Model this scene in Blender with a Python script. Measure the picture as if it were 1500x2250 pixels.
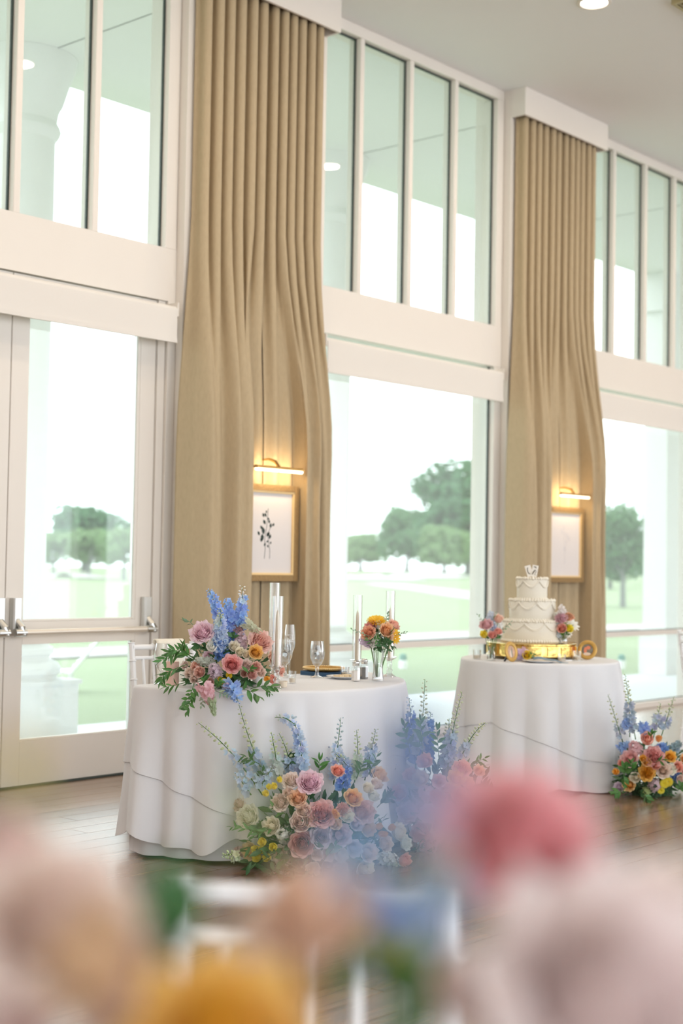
import bpy, math, random
import numpy as np
from mathutils import Vector, Matrix, Quaternion

random.seed(7)
for o in list(bpy.data.objects):
    bpy.data.objects.remove(o, do_unlink=True)
scene = bpy.context.scene
COL = scene.collection
PI = math.pi

# ------------------------------------------------------------------ camera
YAW, PITCH, ROLL = 0.7217679770252631, 0.03693489916162187, 0.017226132305957143
FPX = 3125.0                                   # 50 mm on a 36 mm tall frame, 2250 px
CAM = Vector((0.0, -6.93, 1.34))
_f = Vector((math.cos(PITCH)*math.cos(YAW), math.cos(PITCH)*math.sin(YAW), math.sin(PITCH)))
_r = Vector((math.sin(YAW), -math.cos(YAW), 0))
_u = _r.cross(_f)
RV = math.cos(ROLL)*_r + math.sin(ROLL)*_u
UV = -math.sin(ROLL)*_r + math.cos(ROLL)*_u
FV = _f
cd = bpy.data.cameras.new('camera')
cam = bpy.data.objects.new('camera', cd)
COL.objects.link(cam)
cam.matrix_world = Matrix(((RV.x, UV.x, -FV.x, CAM.x), (RV.y, UV.y, -FV.y, CAM.y),
                           (RV.z, UV.z, -FV.z, CAM.z), (0, 0, 0, 1)))
cd.sensor_fit = 'VERTICAL'
cd.sensor_height = 36.0
cd.sensor_width = 24.0
cd.lens = 50.0
cd.clip_start = 0.05
cd.clip_end = 1000
cd.dof.use_dof = True
cd.dof.focus_distance = 6.5
cd.dof.aperture_fstop = 1.8
scene.camera = cam

# ------------------------------------------------------------------ world, exposure
w = bpy.data.worlds.new('overcast_sky')
scene.world = w
w.use_nodes = True
bg = w.node_tree.nodes['Background']
bg.inputs[0].default_value = (0.925, 0.965, 1.0, 1)
bg.inputs[1].default_value = 3.8
scene.view_settings.view_transform = 'Standard'
scene.view_settings.look = 'None'
scene.view_settings.gamma = 1.0
scene.view_settings.use_curve_mapping = False
scene.view_settings.exposure = -0.15
DOWNLIGHT_W = 24.0
PICTURE_W = 1.5


def at(px, py, depth):
    """a point seen at a pixel of the 1500x2250 frame, at a real distance along the view axis"""
    return CAM + depth*(FV + (px-750)/FPX*RV - (py-1125)/FPX*UV)


def onz(px, py, z):
    d = FV + (px-750)/FPX*RV - (py-1125)/FPX*UV
    return CAM + d*((z-CAM.z)/d.z)


# ------------------------------------------------------------------ materials
MATS = {}


def nodes_of(name):
    m = bpy.data.materials.new(name)
    m.use_nodes = True
    nt = m.node_tree
    b = nt.nodes['Principled BSDF']
    MATS[name] = m
    return m, nt, b


def mat(name, col, rough=0.5, metal=0.0, noise=0.0, scale=20.0, bump=0.0, bscale=None, coat=0.0,
        spec=None, stretch=None, trans=0.0, emit=None, estr=0.0):
    m, nt, b = nodes_of(name)
    N, L = nt.nodes, nt.links
    b.inputs['Roughness'].default_value = rough
    b.inputs['Metallic'].default_value = metal
    if coat:
        b.inputs['Coat Weight'].default_value = coat
    if spec is not None:
        b.inputs['Specular IOR Level'].default_value = spec
    tc = N.new('ShaderNodeTexCoord')
    mp = N.new('ShaderNodeMapping')
    L.new(tc.outputs['Object'], mp.inputs[0])
    if stretch:
        mp.inputs['Scale'].default_value = stretch
    nz = N.new('ShaderNodeTexNoise')
    nz.inputs['Scale'].default_value = scale
    nz.inputs['Detail'].default_value = 3
    L.new(mp.outputs[0], nz.inputs[0])
    rp = N.new('ShaderNodeMix')
    rp.data_type = 'RGBA'
    k = noise
    rp.inputs[6].default_value = (col[0]*(1-k), col[1]*(1-k), col[2]*(1-k), 1)
    rp.inputs[7].default_value = (min(1, col[0]*(1+k)), min(1, col[1]*(1+k)), min(1, col[2]*(1+k)), 1)
    L.new(nz.outputs['Fac'], rp.inputs[0])
    L.new(rp.outputs[2], b.inputs['Base Color'])
    if bump:
        bp = N.new('ShaderNodeBump')
        bp.inputs['Strength'].default_value = bump
        bp.inputs['Distance'].default_value = 0.01
        n2 = N.new('ShaderNodeTexNoise')
        n2.inputs['Scale'].default_value = bscale or scale
        L.new(mp.outputs[0], n2.inputs[0])
        L.new(n2.outputs['Fac'], bp.inputs['Height'])
        L.new(bp.outputs[0], b.inputs['Normal'])
    if emit:
        b.inputs['Emission Color'].default_value = (*emit, 1)
        b.inputs['Emission Strength'].default_value = estr
    if trans:
        tr = N.new('ShaderNodeBsdfTranslucent')
        mx = N.new('ShaderNodeMixShader')
        mx.inputs[0].default_value = trans
        L.new(rp.outputs[2], tr.inputs[0])
        L.new(b.outputs[0], mx.inputs[1])
        L.new(tr.outputs[0], mx.inputs[2])
        L.new(mx.outputs[0], N['Material Output'].inputs[0])
    return m


def mat_objcol(name, rough=0.6, trans=0.25, ring=True, sat=1.35, val=0.92, spec=0.25):
    """petal / leaf material: the plant's own colour comes from the object colour, the
    'ring' attribute (0 heart .. 1 outer rim) shifts it to a richer heart"""
    m, nt, b = nodes_of(name)
    N, L = nt.nodes, nt.links
    oi = N.new('ShaderNodeObjectInfo')
    hs = N.new('ShaderNodeHueSaturation')
    hs.inputs['Saturation'].default_value = sat
    hs.inputs['Value'].default_value = val
    L.new(oi.outputs['Color'], hs.inputs['Color'])
    mx = N.new('ShaderNodeMix')
    mx.data_type = 'RGBA'
    if ring:
        a = N.new('ShaderNodeAttribute')
        a.attribute_name = 'ring'
        L.new(a.outputs['Fac'], mx.inputs[0])
    else:
        tc = N.new('ShaderNodeTexCoord')
        nz = N.new('ShaderNodeTexNoise')
        nz.inputs['Scale'].default_value = 3.0
        L.new(tc.outputs['Object'], nz.inputs[0])
        L.new(nz.outputs['Fac'], mx.inputs[0])
    L.new(hs.outputs[0], mx.inputs[6])
    L.new(oi.outputs['Color'], mx.inputs[7])
    L.new(mx.outputs[2], b.inputs['Base Color'])
    b.inputs['Roughness'].default_value = rough
    b.inputs['Specular IOR Level'].default_value = spec
    if trans:
        tr = N.new('ShaderNodeBsdfTranslucent')
        ms = N.new('ShaderNodeMixShader')
        ms.inputs[0].default_value = trans
        L.new(mx.outputs[2], tr.inputs[0])
        L.new(b.outputs[0], ms.inputs[1])
        L.new(tr.outputs[0], ms.inputs[2])
        L.new(ms.outputs[0], N['Material Output'].inputs[0])
    return m


def mat_glass(name, tint=(0.97, 0.985, 0.98), refl=0.9, rough=0.01, edge=0.12, base=0.04, veil=0.0, veilcol=(.9, .95, .95)):
    """thin clear glass: transparent, mirror-like towards grazing, optionally a pale veil painted in as haze"""
    m, nt, b = nodes_of(name)
    N, L = nt.nodes, nt.links
    N.remove(b)
    tp = N.new('ShaderNodeBsdfTransparent')
    tp.inputs[0].default_value = (*tint, 1)
    gl = N.new('ShaderNodeBsdfGlossy')
    gl.inputs['Color'].default_value = (refl, refl, refl, 1)
    gl.inputs['Roughness'].default_value = rough
    lw = N.new('ShaderNodeLayerWeight')
    lw.inputs['Blend'].default_value = edge
    mr = N.new('ShaderNodeMapRange')
    mr.inputs['To Min'].default_value = base
    mr.inputs['To Max'].default_value = 0.85
    L.new(lw.outputs['Fresnel' if False else 'Facing'], mr.inputs['Value'])
    pw = N.new('ShaderNodeMath')
    pw.operation = 'POWER'
    pw.inputs[1].default_value = 1.0
    L.new(mr.outputs[0], pw.inputs[0])
    mx = N.new('ShaderNodeMixShader')
    L.new(pw.outputs[0], mx.inputs[0])
    L.new(tp.outputs[0], mx.inputs[1])
    L.new(gl.outputs[0], mx.inputs[2])
    out = mx
    if veil:
        df = N.new('ShaderNodeBsdfTranslucent')
        df.inputs[0].default_value = (*veilcol, 1)
        m2 = N.new('ShaderNodeMixShader')
        m2.inputs[0].default_value = veil
        L.new(mx.outputs[0], m2.inputs[1])
        L.new(df.outputs[0], m2.inputs[2])
        out = m2
    L.new(out.outputs[0], N['Material Output'].inputs[0])
    return m


M_PAINT = mat('white_paint', (0.76, 0.71, 0.65), 0.45, noise=0.015, scale=3)
M_WALL = mat('wall_paint', (0.76, 0.71, 0.65), 0.6, noise=0.015, scale=4, bump=0.02, bscale=180)
M_CEIL = mat('ceiling_paint', (0.80, 0.80, 0.79), 0.8, noise=0.01, scale=2)
M_GASKET = mat('black_gasket', (0.02, 0.035, 0.03), 0.5)
M_PANE = mat_glass('window_glass', tint=(0.935, 0.975, 0.965), base=0.03, edge=0.06, veil=0.055)  # translucent share of the panes imitates outdoor haze and lifts the darks
M_SHADE = mat('shade_fabric', (0.75, 0.71, 0.66), 0.8, noise=0.02, scale=200, bump=0.05, bscale=900)
M_LINEN = mat('curtain_linen', (0.49, 0.385, 0.245), 0.75, noise=0.10, scale=60, bump=0.12, bscale=500, stretch=(1, 1, .35), spec=0.2, trans=0.06)
M_STEEL = mat('brushed_steel', (0.62, 0.62, 0.60), 0.32, metal=1, noise=0.05, scale=80)
M_BARTAN = mat('push_bar_tan', (0.78, 0.70, 0.60), 0.35, metal=0.35, noise=0.03)
M_CLOTH = mat('white_tablecloth', (0.80, 0.80, 0.82), 0.8, noise=0.02, scale=8, bump=0.05, bscale=700, spec=0.15, trans=0.10)
M_CHAIR = mat('white_lacquer', (0.86, 0.86, 0.87), 0.35, noise=0.01)
M_CREAM = mat('cream_knit', (0.86, 0.81, 0.70), 0.9, noise=0.05, scale=150, bump=0.3, bscale=300)
M_BRASS = mat('aged_brass', (0.62, 0.42, 0.17), 0.3, metal=1, noise=0.1, scale=40)
M_GOLD = mat('polished_gold', (0.74, 0.52, 0.17), 0.16, metal=1, noise=0.06, scale=12, bump=0.25, bscale=22)
M_GILT = mat('gilt_frame', (0.32, 0.20, 0.08), 0.45, metal=0.35, noise=0.25, scale=60, bump=0.5, bscale=120)
M_MATBOARD = mat('mat_board', (0.71, 0.67, 0.66), 0.85, noise=0.01)
M_INK = mat('ink_green_black', (0.035, 0.055, 0.05), 0.8)
M_INKPALE = mat('ink_pale_grey', (0.66, 0.63, 0.64), 0.85)
M_GLASS = mat_glass('table_glass', tint=(0.985, 0.99, 0.99), base=0.035, edge=0.35)
M_CRYSTAL = mat_glass('cut_crystal', tint=(0.97, 0.975, 0.98), base=0.08, edge=0.5)
M_WATER = mat_glass('iced_water', tint=(0.95, 0.965, 0.97), base=0.10, edge=0.4, rough=0.12)
M_FROST = mat('frosted_votive', (0.84, 0.82, 0.80), 0.5, noise=0.25, scale=220, trans=0.5)
M_WAX = mat('ivory_wax', (0.86, 0.76, 0.62), 0.5, noise=0.02, trans=0.25)
M_WICK = mat('candle_wick', (0.78, 0.72, 0.62), 0.9)
M_PORCELAIN = mat('porcelain', (0.85, 0.85, 0.86), 0.15, noise=0.01)
M_BREAD = mat('toasted_bread', (0.78, 0.62, 0.40), 0.85, noise=0.2, scale=120, bump=0.4)
M_NAVY = mat('navy_napkin', (0.035, 0.09, 0.17), 0.85, noise=0.1, scale=200)
M_SLATE = mat('slate_napkin', (0.20, 0.27, 0.32), 0.8, noise=0.1, scale=150)
M_SALT = mat('salt_grains', (0.84, 0.78, 0.73), 0.9, noise=0.05, scale=400)
M_PEPPER = mat('pepper_grains', (0.22, 0.21, 0.20), 0.9, noise=0.5, scale=600)
M_ICING = mat('buttercream', (0.88, 0.83, 0.72), 0.55, noise=0.02, scale=30, bump=0.06, bscale=60, trans=0.1)
M_PINKGLASS = mat('blush_ceramic', (0.82, 0.55, 0.47), 0.35, noise=0.05, scale=10)
M_BLACKEASEL = mat('black_easel', (0.015, 0.02, 0.03), 0.4)
M_PORTRAIT_A = mat('portrait_sepia', (0.56, 0.34, 0.22), 0.4, noise=0.6, scale=45)
M_PORTRAIT_B = mat('portrait_dark', (0.20, 0.19, 0.15), 0.4, noise=0.7, scale=40)
M_SKINTONE = mat('portrait_cream_tone', (0.78, 0.62, 0.50), 0.5, noise=0.1)
M_CORALTONE = mat('portrait_coral_tone', (0.78, 0.25, 0.14), 0.5, noise=0.1)
M_ENGRAVE = mat('etched_white', (0.93, 0.93, 0.93), 0.6)
M_PETAL = mat_objcol('petal', sat=1.35, val=1.0, trans=0.48)
M_LEAF = mat_objcol('leaf', rough=0.42, trans=0.22, ring=False, sat=1.15, val=0.75, spec=0.45)
M_BUDS = mat_objcol('bud', rough=0.6, trans=0.15, ring=False, sat=1.1, val=0.9)
M_FOAM = mat('moss_base', (0.03, 0.06, 0.025), 0.95, noise=0.4, scale=60, bump=0.6)
M_STONE = mat('porch_plaster', (0.81, 0.81, 0.80), 0.8, noise=0.03, scale=6, bump=0.05, bscale=90)
M_SOFFIT = mat('soffit_plaster', (0.81, 0.81, 0.80), 0.85, noise=0.02, scale=3)
M_PATIO = mat('pale_paving', (0.66, 0.68, 0.70), 0.8, noise=0.05, scale=3)
M_LAWN = mat('lawn_grass', (0.27, 0.33, 0.20), 0.95, noise=0.08, scale=0.35, spec=0.1)
M_SAND = mat('bunker_sand', (0.50, 0.48, 0.46), 0.95, noise=0.03, scale=1, spec=0.1)
M_BARK = mat('grey_bark', (0.20, 0.21, 0.20), 0.9, noise=0.3, scale=4)
M_FOLIAGE = mat_objcol('tree_leaves', rough=0.7, trans=0.35, ring=False, sat=1.05, val=0.72)
M_LENS = mat('lamp_lens', (1, 1, 1), 0.5, emit=(1.0, 0.93, 0.80), estr=9.0)
M_STRIP = mat('picture_lamp_strip', (1, 1, 1), 0.5, emit=(1.0, 0.84, 0.58), estr=3.5)
M_VENT = mat('vent_bronze', (0.42, 0.36, 0.20), 0.45, metal=0.4, noise=0.05)


def wood_mat():
    m, nt, b = nodes_of('walnut_floor')
    N, L = nt.nodes, nt.links
    tc = N.new('ShaderNodeTexCoord')
    oi = N.new('ShaderNodeObjectInfo')
    ad = N.new('ShaderNodeVectorMath')
    cb = N.new('ShaderNodeCombineXYZ')
    ml = N.new('ShaderNodeMath')
    ml.operation = 'MULTIPLY'
    ml.inputs[1].default_value = 37.0
    L.new(oi.outputs['Random'], ml.inputs[0])
    L.new(ml.outputs[0], cb.inputs[0])
    L.new(ml.outputs[0], cb.inputs[1])
    L.new(tc.outputs['Object'], ad.inputs[0])
    L.new(cb.outputs[0], ad.inputs[1])
    mp = N.new('ShaderNodeMapping')
    mp.inputs['Scale'].default_value = (1.6, 26, 20)
    L.new(ad.outputs[0], mp.inputs[0])
    nz = N.new('ShaderNodeTexNoise')
    nz.inputs['Scale'].default_value = 1.6
    nz.inputs['Detail'].default_value = 6
    nz.inputs['Distortion'].default_value = 0.6
    L.new(mp.outputs[0], nz.inputs[0])
    cr = N.new('ShaderNodeValToRGB')
    cr.color_ramp.elements[0].position = 0.3
    cr.color_ramp.elements[0].color = (0.12, 0.07, 0.04, 1)
    cr.color_ramp.elements[1].position = 0.75
    cr.color_ramp.elements[1].color = (0.34, 0.205, 0.115, 1)
    L.new(nz.outputs['Fac'], cr.inputs[0])
    hs = N.new('ShaderNodeHueSaturation')
    mr = N.new('ShaderNodeMapRange')
    mr.inputs['To Min'].default_value = 0.75
    mr.inputs['To Max'].default_value = 1.25
    L.new(oi.outputs['Random'], mr.inputs['Value'])
    L.new(mr.outputs[0], hs.inputs['Value'])
    L.new(cr.outputs[0], hs.inputs['Color'])
    L.new(hs.outputs[0], b.inputs['Base Color'])
    b.inputs['Roughness'].default_value = 0.26
    b.inputs['Specular IOR Level'].default_value = 0.75
    b.inputs['Coat Weight'].default_value = 0.35
    b.inputs['Coat Roughness'].default_value = 0.2
    bp = N.new('ShaderNodeBump')
    bp.inputs['Strength'].default_value = 0.15
    bp.inputs['Distance'].default_value = 0.003
    L.new(nz.outputs['Fac'], bp.inputs['Height'])
    L.new(bp.outputs[0], b.inputs['Normal'])
    return m


M_WOOD = wood_mat()


# ------------------------------------------------------------------ mesh helpers
class MB:
    def __init__(self):
        self.v, self.f, self.a = [], [], []

    def box(self, x0, x1, y0, y1, z0, z1):
        n = len(self.v)
        self.v += [(x0, y0, z0), (x1, y0, z0), (x1, y1, z0), (x0, y1, z0), (x0, y0, z1), (x1, y0, z1), (x1, y1, z1), (x0, y1, z1)]
        self.f += [tuple(n+i for i in q) for q in ((3, 2, 1, 0), (4, 5, 6, 7), (0, 1, 5, 4), (1, 2, 6, 5), (2, 3, 7, 6), (3, 0, 4, 7))]
        return self

    def bbox(self, x0, x1, y0, y1, z0, z1, b=0.004):
        """box with chamfered long edges (octagonal in xy)"""
        n = len(self.v)
        ring = [(x0+b, y0), (x1-b, y0), (x1, y0+b), (x1, y1-b), (x1-b, y1), (x0+b, y1), (x0, y1-b), (x0, y0+b)]
        for z in (z0, z1):
            self.v += [(x, y, z) for x, y in ring]
        for i in range(8):
            j = (i+1) % 8
            self.f.append((n+i, n+j, n+8+j, n+8+i))
        self.f.append(tuple(n+7-i for i in range(8)))
        self.f.append(tuple(n+8+i for i in range(8)))
        return self

    def lathe(self, prof, n=24, c=(0, 0, 0), cap0=True, cap1=True):
        s = len(self.v)
        for (r, z) in prof:
            for i in range(n):
                a = 2*PI*i/n
                self.v.append((c[0]+r*math.cos(a), c[1]+r*math.sin(a), c[2]+z))
        for k in range(len(prof)-1):
            for i in range(n):
                j = (i+1) % n
                self.f.append((s+k*n+i, s+k*n+j, s+(k+1)*n+j, s+(k+1)*n+i))
        if cap0 and prof[0][0] > 1e-5:
            self.f.append(tuple(s+n-1-i for i in range(n)))
        if cap1 and prof[-1][0] > 1e-5:
            self.f.append(tuple(s+(len(prof)-1)*n+i for i in range(n)))
        return self

    def tube(self, pts, rad, n=8):
        pts = [Vector(p) for p in pts]
        if not hasattr(rad, '__len__'):
            rad = [rad]*len(pts)
        s = len(self.v)
        up = Vector((0.13, 0.31, 0.94))
        for k, p in enumerate(pts):
            d = (pts[min(k+1, len(pts)-1)]-pts[max(k-1, 0)])
            d = d.normalized() if d.length > 1e-9 else Vector((0, 0, 1))
            x = d.cross(up)
            if x.length < 1e-3:
                x = d.cross(Vector((1, 0, 0)))
            x.normalize()
            y = d.cross(x)
            for i in range(n):
                a = 2*PI*i/n
                q = p + rad[k]*(math.cos(a)*x+math.sin(a)*y)
                self.v.append(tuple(q))
        for k in range(len(pts)-1):
            for i in range(n):
                j = (i+1) % n
                self.f.append((s+k*n+i, s+k*n+j, s+(k+1)*n+j, s+(k+1)*n+i))
        self.f.append(tuple(s+n-1-i for i in range(n)))
        self.f.append(tuple(s+(len(pts)-1)*n+i for i in range(n)))
        return self

    def grid(self, rows, closed=False, attr=None):
        """rows: list of equal-length point lists"""
        s = len(self.v)
        m = len(rows[0])
        for r in rows:
            self.v += [tuple(p) for p in r]
        if attr:
            self.a += [x for r in attr for x in r]
        for k in range(len(rows)-1):
            for i in range(m if closed else m-1):
                j = (i+1) % m
                self.f.append((s+k*m+i, s+k*m+j, s+(k+1)*m+j, s+(k+1)*m+i))
        return self

    def mesh(self, name, material, smooth=True, angle=None):
        me = bpy.data.meshes.new(name)
        me.from_pydata(self.v, [], self.f)
        me.materials.append(material)
        if smooth:
            me.polygons.foreach_set('use_smooth', [True]*len(me.polygons))
            if angle:
                me.set_sharp_from_angle(angle=math.radians(angle))
        if self.a:
            at_ = me.attributes.new('ring', 'FLOAT', 'POINT')
            at_.data.foreach_set('value', self.a)
        me.update()
        return me

    def build(self, name, material, parent=None, loc=(0, 0, 0), smooth=False, angle=35):
        return add(name, self.mesh(name, material, smooth, angle if smooth else None), parent, loc)


def add(name, data, parent=None, loc=(0, 0, 0), rot=None, scale=None, color=None):
    o = bpy.data.objects.new(name, data)
    COL.objects.link(o)
    if parent is not None:
        o.parent = parent
    o.location = loc
    if rot is not None:
        o.rotation_mode = 'QUATERNION'
        o.rotation_quaternion = rot
    if scale is not None:
        o.scale = scale if hasattr(scale, '__len__') else (scale,)*3
    if color is not None:
        o.color = (*color, 1)
    return o


def tag(o, label, cat, group=None):
    o['label'] = label
    o['category'] = cat
    if group:
        o['group'] = group
    return o


def thing(name, label, cat, loc=(0, 0, 0), rotz=0.0, group=None):
    o = bpy.data.objects.new(name, None)
    COL.objects.link(o)
    o.empty_display_size = 0.1
    o.location = loc
    o.rotation_euler = (0, 0, rotz)
    return tag(o, label, cat, group)


def struct(o, label=None):
    o['kind'] = 'structure'
    if label:
        o['label'] = label
    return o


def sroot(name, loc=(0, 0, 0), label=None):
    o = bpy.data.objects.new(name, None)
    COL.objects.link(o)
    o.location = loc
    return struct(o, label)


def copy_tree(o, parent=None):
    c = o.copy()
    COL.objects.link(c)
    c.parent = parent
    for ch in o.children:
        copy_tree(ch, c)
    return c


def sstep(a, b, x):
    t = max(0.0, min(1.0, (x-a)/(b-a)))
    return t*t*(3-2*t)


# ------------------------------------------------------------------ room shell
CEIL = 5.40
X0, X1, Y0 = -7.0, 22.0, -12.0
# floor: slab plus single planks where the photograph shows them
PX0, PX1, PY0, PY1 = 2.2, 10.3, -5.26, 0.14
fl = MB().box(X0, X1, Y0, 0.25, -0.20, -0.014)
fl.box(X0, PX0, Y0, 0.25, -0.014, 0).box(PX1, X1, Y0, 0.25, -0.014, 0)
fl.box(PX0, PX1, Y0, PY0, -0.014, 0).box(PX0, PX1, PY1, 0.25, -0.014, 0)
floor = struct(fl.build('floor', M_WOOD), 'dark walnut plank floor with a soft sheen')
PW, PL = 0.15, 1.35
plank_me = MB().bbox(0, PL-0.003, 0, PW-0.003, -0.0135, 0.0, 0.0015).mesh('plank', M_WOOD, False)
rows = int(round((PY1-PY0)/PW))
half_cache = {}
for j in range(rows):
    x = PX0 - random.random()*PL
    y = PY0 + j*PW
    while x < PX1:
        a, b_ = max(x, PX0), min(x+PL, PX1)
        ln = b_-a
        if ln > 0.03:
            if abs(ln-PL) < 1e-6:
                add('plank', plank_me, floor, (a, y, 0))
            else:
                MB().bbox(0, ln-0.003, 0, PW-0.003, -0.0135, 0.0, 0.0015).build('plank', M_WOOD, floor, (a, y, 0))
        x += PL
ceiling = struct(MB().box(X0, X1, Y0, 0.25, CEIL, CEIL+0.25).build('ceiling', M_CEIL), 'smooth pale ceiling')

BAYS = [(3.94, 6.10), (7.63, 9.79), (11.32, 13.48), (15.01, 17.17)]
PIERS = [(2.51, 3.84), (6.20, 7.53), (9.89, 11.22), (13.58, 14.91)]
JW = 0.10                                         # jamb face width
wall = MB()
for a, b_ in PIERS:
    wall.box(a, b_, -0.07, 0.30, 0, CEIL)
wall.box(X0, 2.51, -0.07, 0.30, 0, CEIL)
wall.box(17.27, X1, -0.07, 0.30, 0, CEIL)
wall_window = struct(wall.build('wall_back', M_WALL), 'cream window wall piers')
struct(MB().box(X0, X0+0.2, Y0, -0.07, 0, CEIL).build('wall_left', M_WALL), 'plain cream side wall added to block sky fill')  # both side walls are unseen, put in to cut sky light indoors
struct(MB().box(X1-0.2, X1, Y0, -0.07, 0, CEIL).build('wall_right', M_WALL), 'plain cream side wall added to block sky fill')
wf = MB().box(X0+0.2, X1-0.2, Y0, Y0+0.2, 0, 0.1).box(X0+0.2, X1-0.2, Y0, Y0+0.2, 5.2, CEIL)
for k in range(6):                                # piers of an added, unseen opposite wall; openings widened for frontal fill
    xx = X0+0.2+k*5.4
    wf.box(xx, min(xx+0.6, X1-0.2), Y0, Y0+0.2, 0.1, 5.2)
struct(wf.build('wall_front', M_WALL), 'added opposite wall out of view, openings sized for fill daylight')
ti = 1
for i, (a, b_) in enumerate(BAYS):
    e = 0.002
    t = MB().box(a-JW+e, b_+JW-e, 0.0, 0.16, 3.03, 3.375).build('trim_%d' % ti, M_PAINT)   # spandrel beam
    struct(t, 'broad cream beam between transom and lower window')
    ti += 1
    t = MB().box(a-JW+e, b_+JW-e, 0.0, 0.16, 5.315, CEIL-0.001).build('trim_%d' % ti, M_PAINT)
    struct(t, 'narrow header strip under the ceiling')
    ti += 1
wn = 1
for i, (a, b_) in enumerate(BAYS):
    # transom window
    W = sroot('window_%d' % wn, ((a+b_)/2, 0.05, 3.375), 'tall four-pane transom window')
    wn += 1
    cx = (a+b_)/2
    ML = [a+0.40, a+1.0, a+1.585]
    for s in (0, 1):
        x = a-JW+0.003 if s == 0 else b_
        MB().box(x-cx, x-cx+JW-0.006, -0.05, 0.09, 0.001, 1.938).build('jamb', M_PAINT, W)
    edges = [a] + ML + [b_]
    for m_ in ML:
        MB().bbox(m_-cx-0.024, m_-cx+0.024, -0.05, 0.07, 0.001, 1.938, 0.004).build('mullion', M_PAINT, W)
    for k in range(4):
        g0, g1 = edges[k]+(0.024 if k else 0), edges[k+1]-(0.024 if k < 3 else 0)
        p = MB().box(g0-cx+0.001, g1-cx-0.001, 0.0, 0.008, 0.002, 1.936).build('pane', M_PANE, W)
        q = MB()
        q.box(g1-cx-0.012, g1-cx-0.001, -0.004, 0.012, 0.002, 1.936)
        q.box(g0-cx+0.001, g0-cx+0.006, -0.004, 0.012, 0.002, 1.936)
        q.box(g0-cx+0.001, g1-cx-0.001, -0.004, 0.012, 1.926, 1.937)
        q.build('gasket', M_GASKET, p)
    if i == 0:
        continue
    W = sroot('window_%d' % wn, ((a+b_)/2, 0.05, 0.0), 'large lower picture window with a low rail')
    wn += 1
    for s in (0, 1):
        x = a-JW+0.003 if s == 0 else b_
        MB().box(x-cx, x-cx+JW-0.006, -0.05, 0.09, 0.001, 3.028).build('jamb', M_PAINT, W)
    MB().box(a-cx+0.001, b_-cx-0.001, -0.04, 0.06, 0.70, 0.745).build('rail', M_PAINT, W)
    MB().box(a-cx+0.001, b_-cx-0.001, -0.06, 0.07, 0.001, 0.055).build('window_sill', M_PAINT, W)
    for z0, z1 in ((0.057, 0.698), (0.747, 3.026)):
        p = MB().box(a-cx+0.002, b_-cx-0.002, 0.0, 0.008, z0, z1).build('pane', M_PANE, W)
        q = MB()
        q.box(b_-cx-0.014, b_-cx-0.002, -0.004, 0.012, z0, z1)
        q.box(a-cx+0.002, b_-cx-0.002, -0.004, 0.012, z0, z0+0.006)
        q.build('gasket', M_GASKET, p)


def roller_shade(a, b_, drop, ydist, label):
    t = thing('roller_shade', label, 'window shade', ((a+b_)/2, -ydist, 2.98), 0, 'roller shades under the beams')
    hw = (b_-a)/2
    MB().tube([(-hw, 0, -0.025), (hw, 0, -0.025)], 0.032, 16).build('roller', M_SHADE, t, smooth=True)
    MB().box(-hw+0.01, hw-0.01, -0.034, -0.030, -drop, -0.02).build('fabric', M_SHADE, t)
    MB().bbox(-hw+0.01, hw-0.01, -0.040, -0.024, -drop-0.03, -drop, 0.003).build('hem_bar', M_SHADE, t)
    for s in (-1, 1):
        MB().box(s*hw-0.006, s*hw+0.006, -0.03, ydist-0.002 if ydist < .09 else 0.03, -0.06, 0.028).build('bracket', M_PAINT, t)
    return t


roller_shade(3.90, 6.13, 0.205, 0.075, 'cream roller shade over the glass double doors')
roller_shade(7.60, 9.83, 0.222, 0.040, 'cream roller shade above the window behind the sweetheart table')
roller_shade(11.29, 13.52, 0.222, 0.040, 'cream roller shade on the window past the cake table curtain')

# double doors in the first bay
DJ = 4.945


def door(name, x0, x1, hinge_right, label):
    D = sroot(name, ((x0+x1)/2, 0.02, 0.012), label)
    hw = (x1-x0)/2-0.003
    st = 0.125
    H = 3.01
    for s in (-1, 1):
        xa = -hw if s < 0 else hw-st
        MB().bbox(xa, xa+st, 0, 0.05, 0, H, 0.003).build('stile', M_PAINT, D)
    for z0, z1, nm in ((0, 0.255, 'bottom_rail'), (0.825, 0.96, 'middle_rail'), (2.86, H, 'top_rail')):
        MB().box(-hw+st, hw-st, 0.001, 0.049, z0, z1).build(nm, M_PAINT, D)
    for z0, z1 in ((0.255, 0.825), (0.96, 2.86)):
        p = MB().box(-hw+st+0.001, hw-st-0.001, 0.02, 0.028, z0+0.001, z1-0.001).build('pane', M_PANE, D)
        q = MB()
        q.box(hw-st-0.018, hw-st-0.001, 0.004, 0.046, z0+0.001, z1-0.001)
        q.box(-hw+st+0.001, hw-st-0.001, 0.010, 0.040, z0+0.001, z0+0.012)
        q.build('glazing_bead', M_PAINT, p)
        g = MB().box(hw-st-0.022, hw-st-0.018, 0.015, 0.034, z0+0.001, z1-0.001)
        g.build('gasket', M_STEEL, p)
    # push bar with end arms
    pb = MB().tube([(-hw+0.04, -0.075, 0.90), (hw-0.02, -0.075, 0.90)], 0.018, 14).build('push_bar', M_BARTAN, D, smooth=True)
    for s in (-1, 1):
        xc = s*(hw-0.055)
        MB().bbox(xc-0.030, xc+0.030, -0.05, -0.001, 0.90, 1.10, 0.008).build('arm_housing', M_STEEL, pb)
        MB().tube([(xc, -0.045, 0.97), (xc+0.01, -0.075, 0.93), (xc+0.015, -0.082, 0.885)], [0.016, 0.02, 0.018], 10).build('lever_arm', M_STEEL, pb, smooth=True)
        MB().tube([(xc-0.04, -0.075, 0.90), (xc+0.035, -0.075, 0.90)], 0.024, 12).build('end_cap', M_STEEL, pb, smooth=True)
    return D


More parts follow.
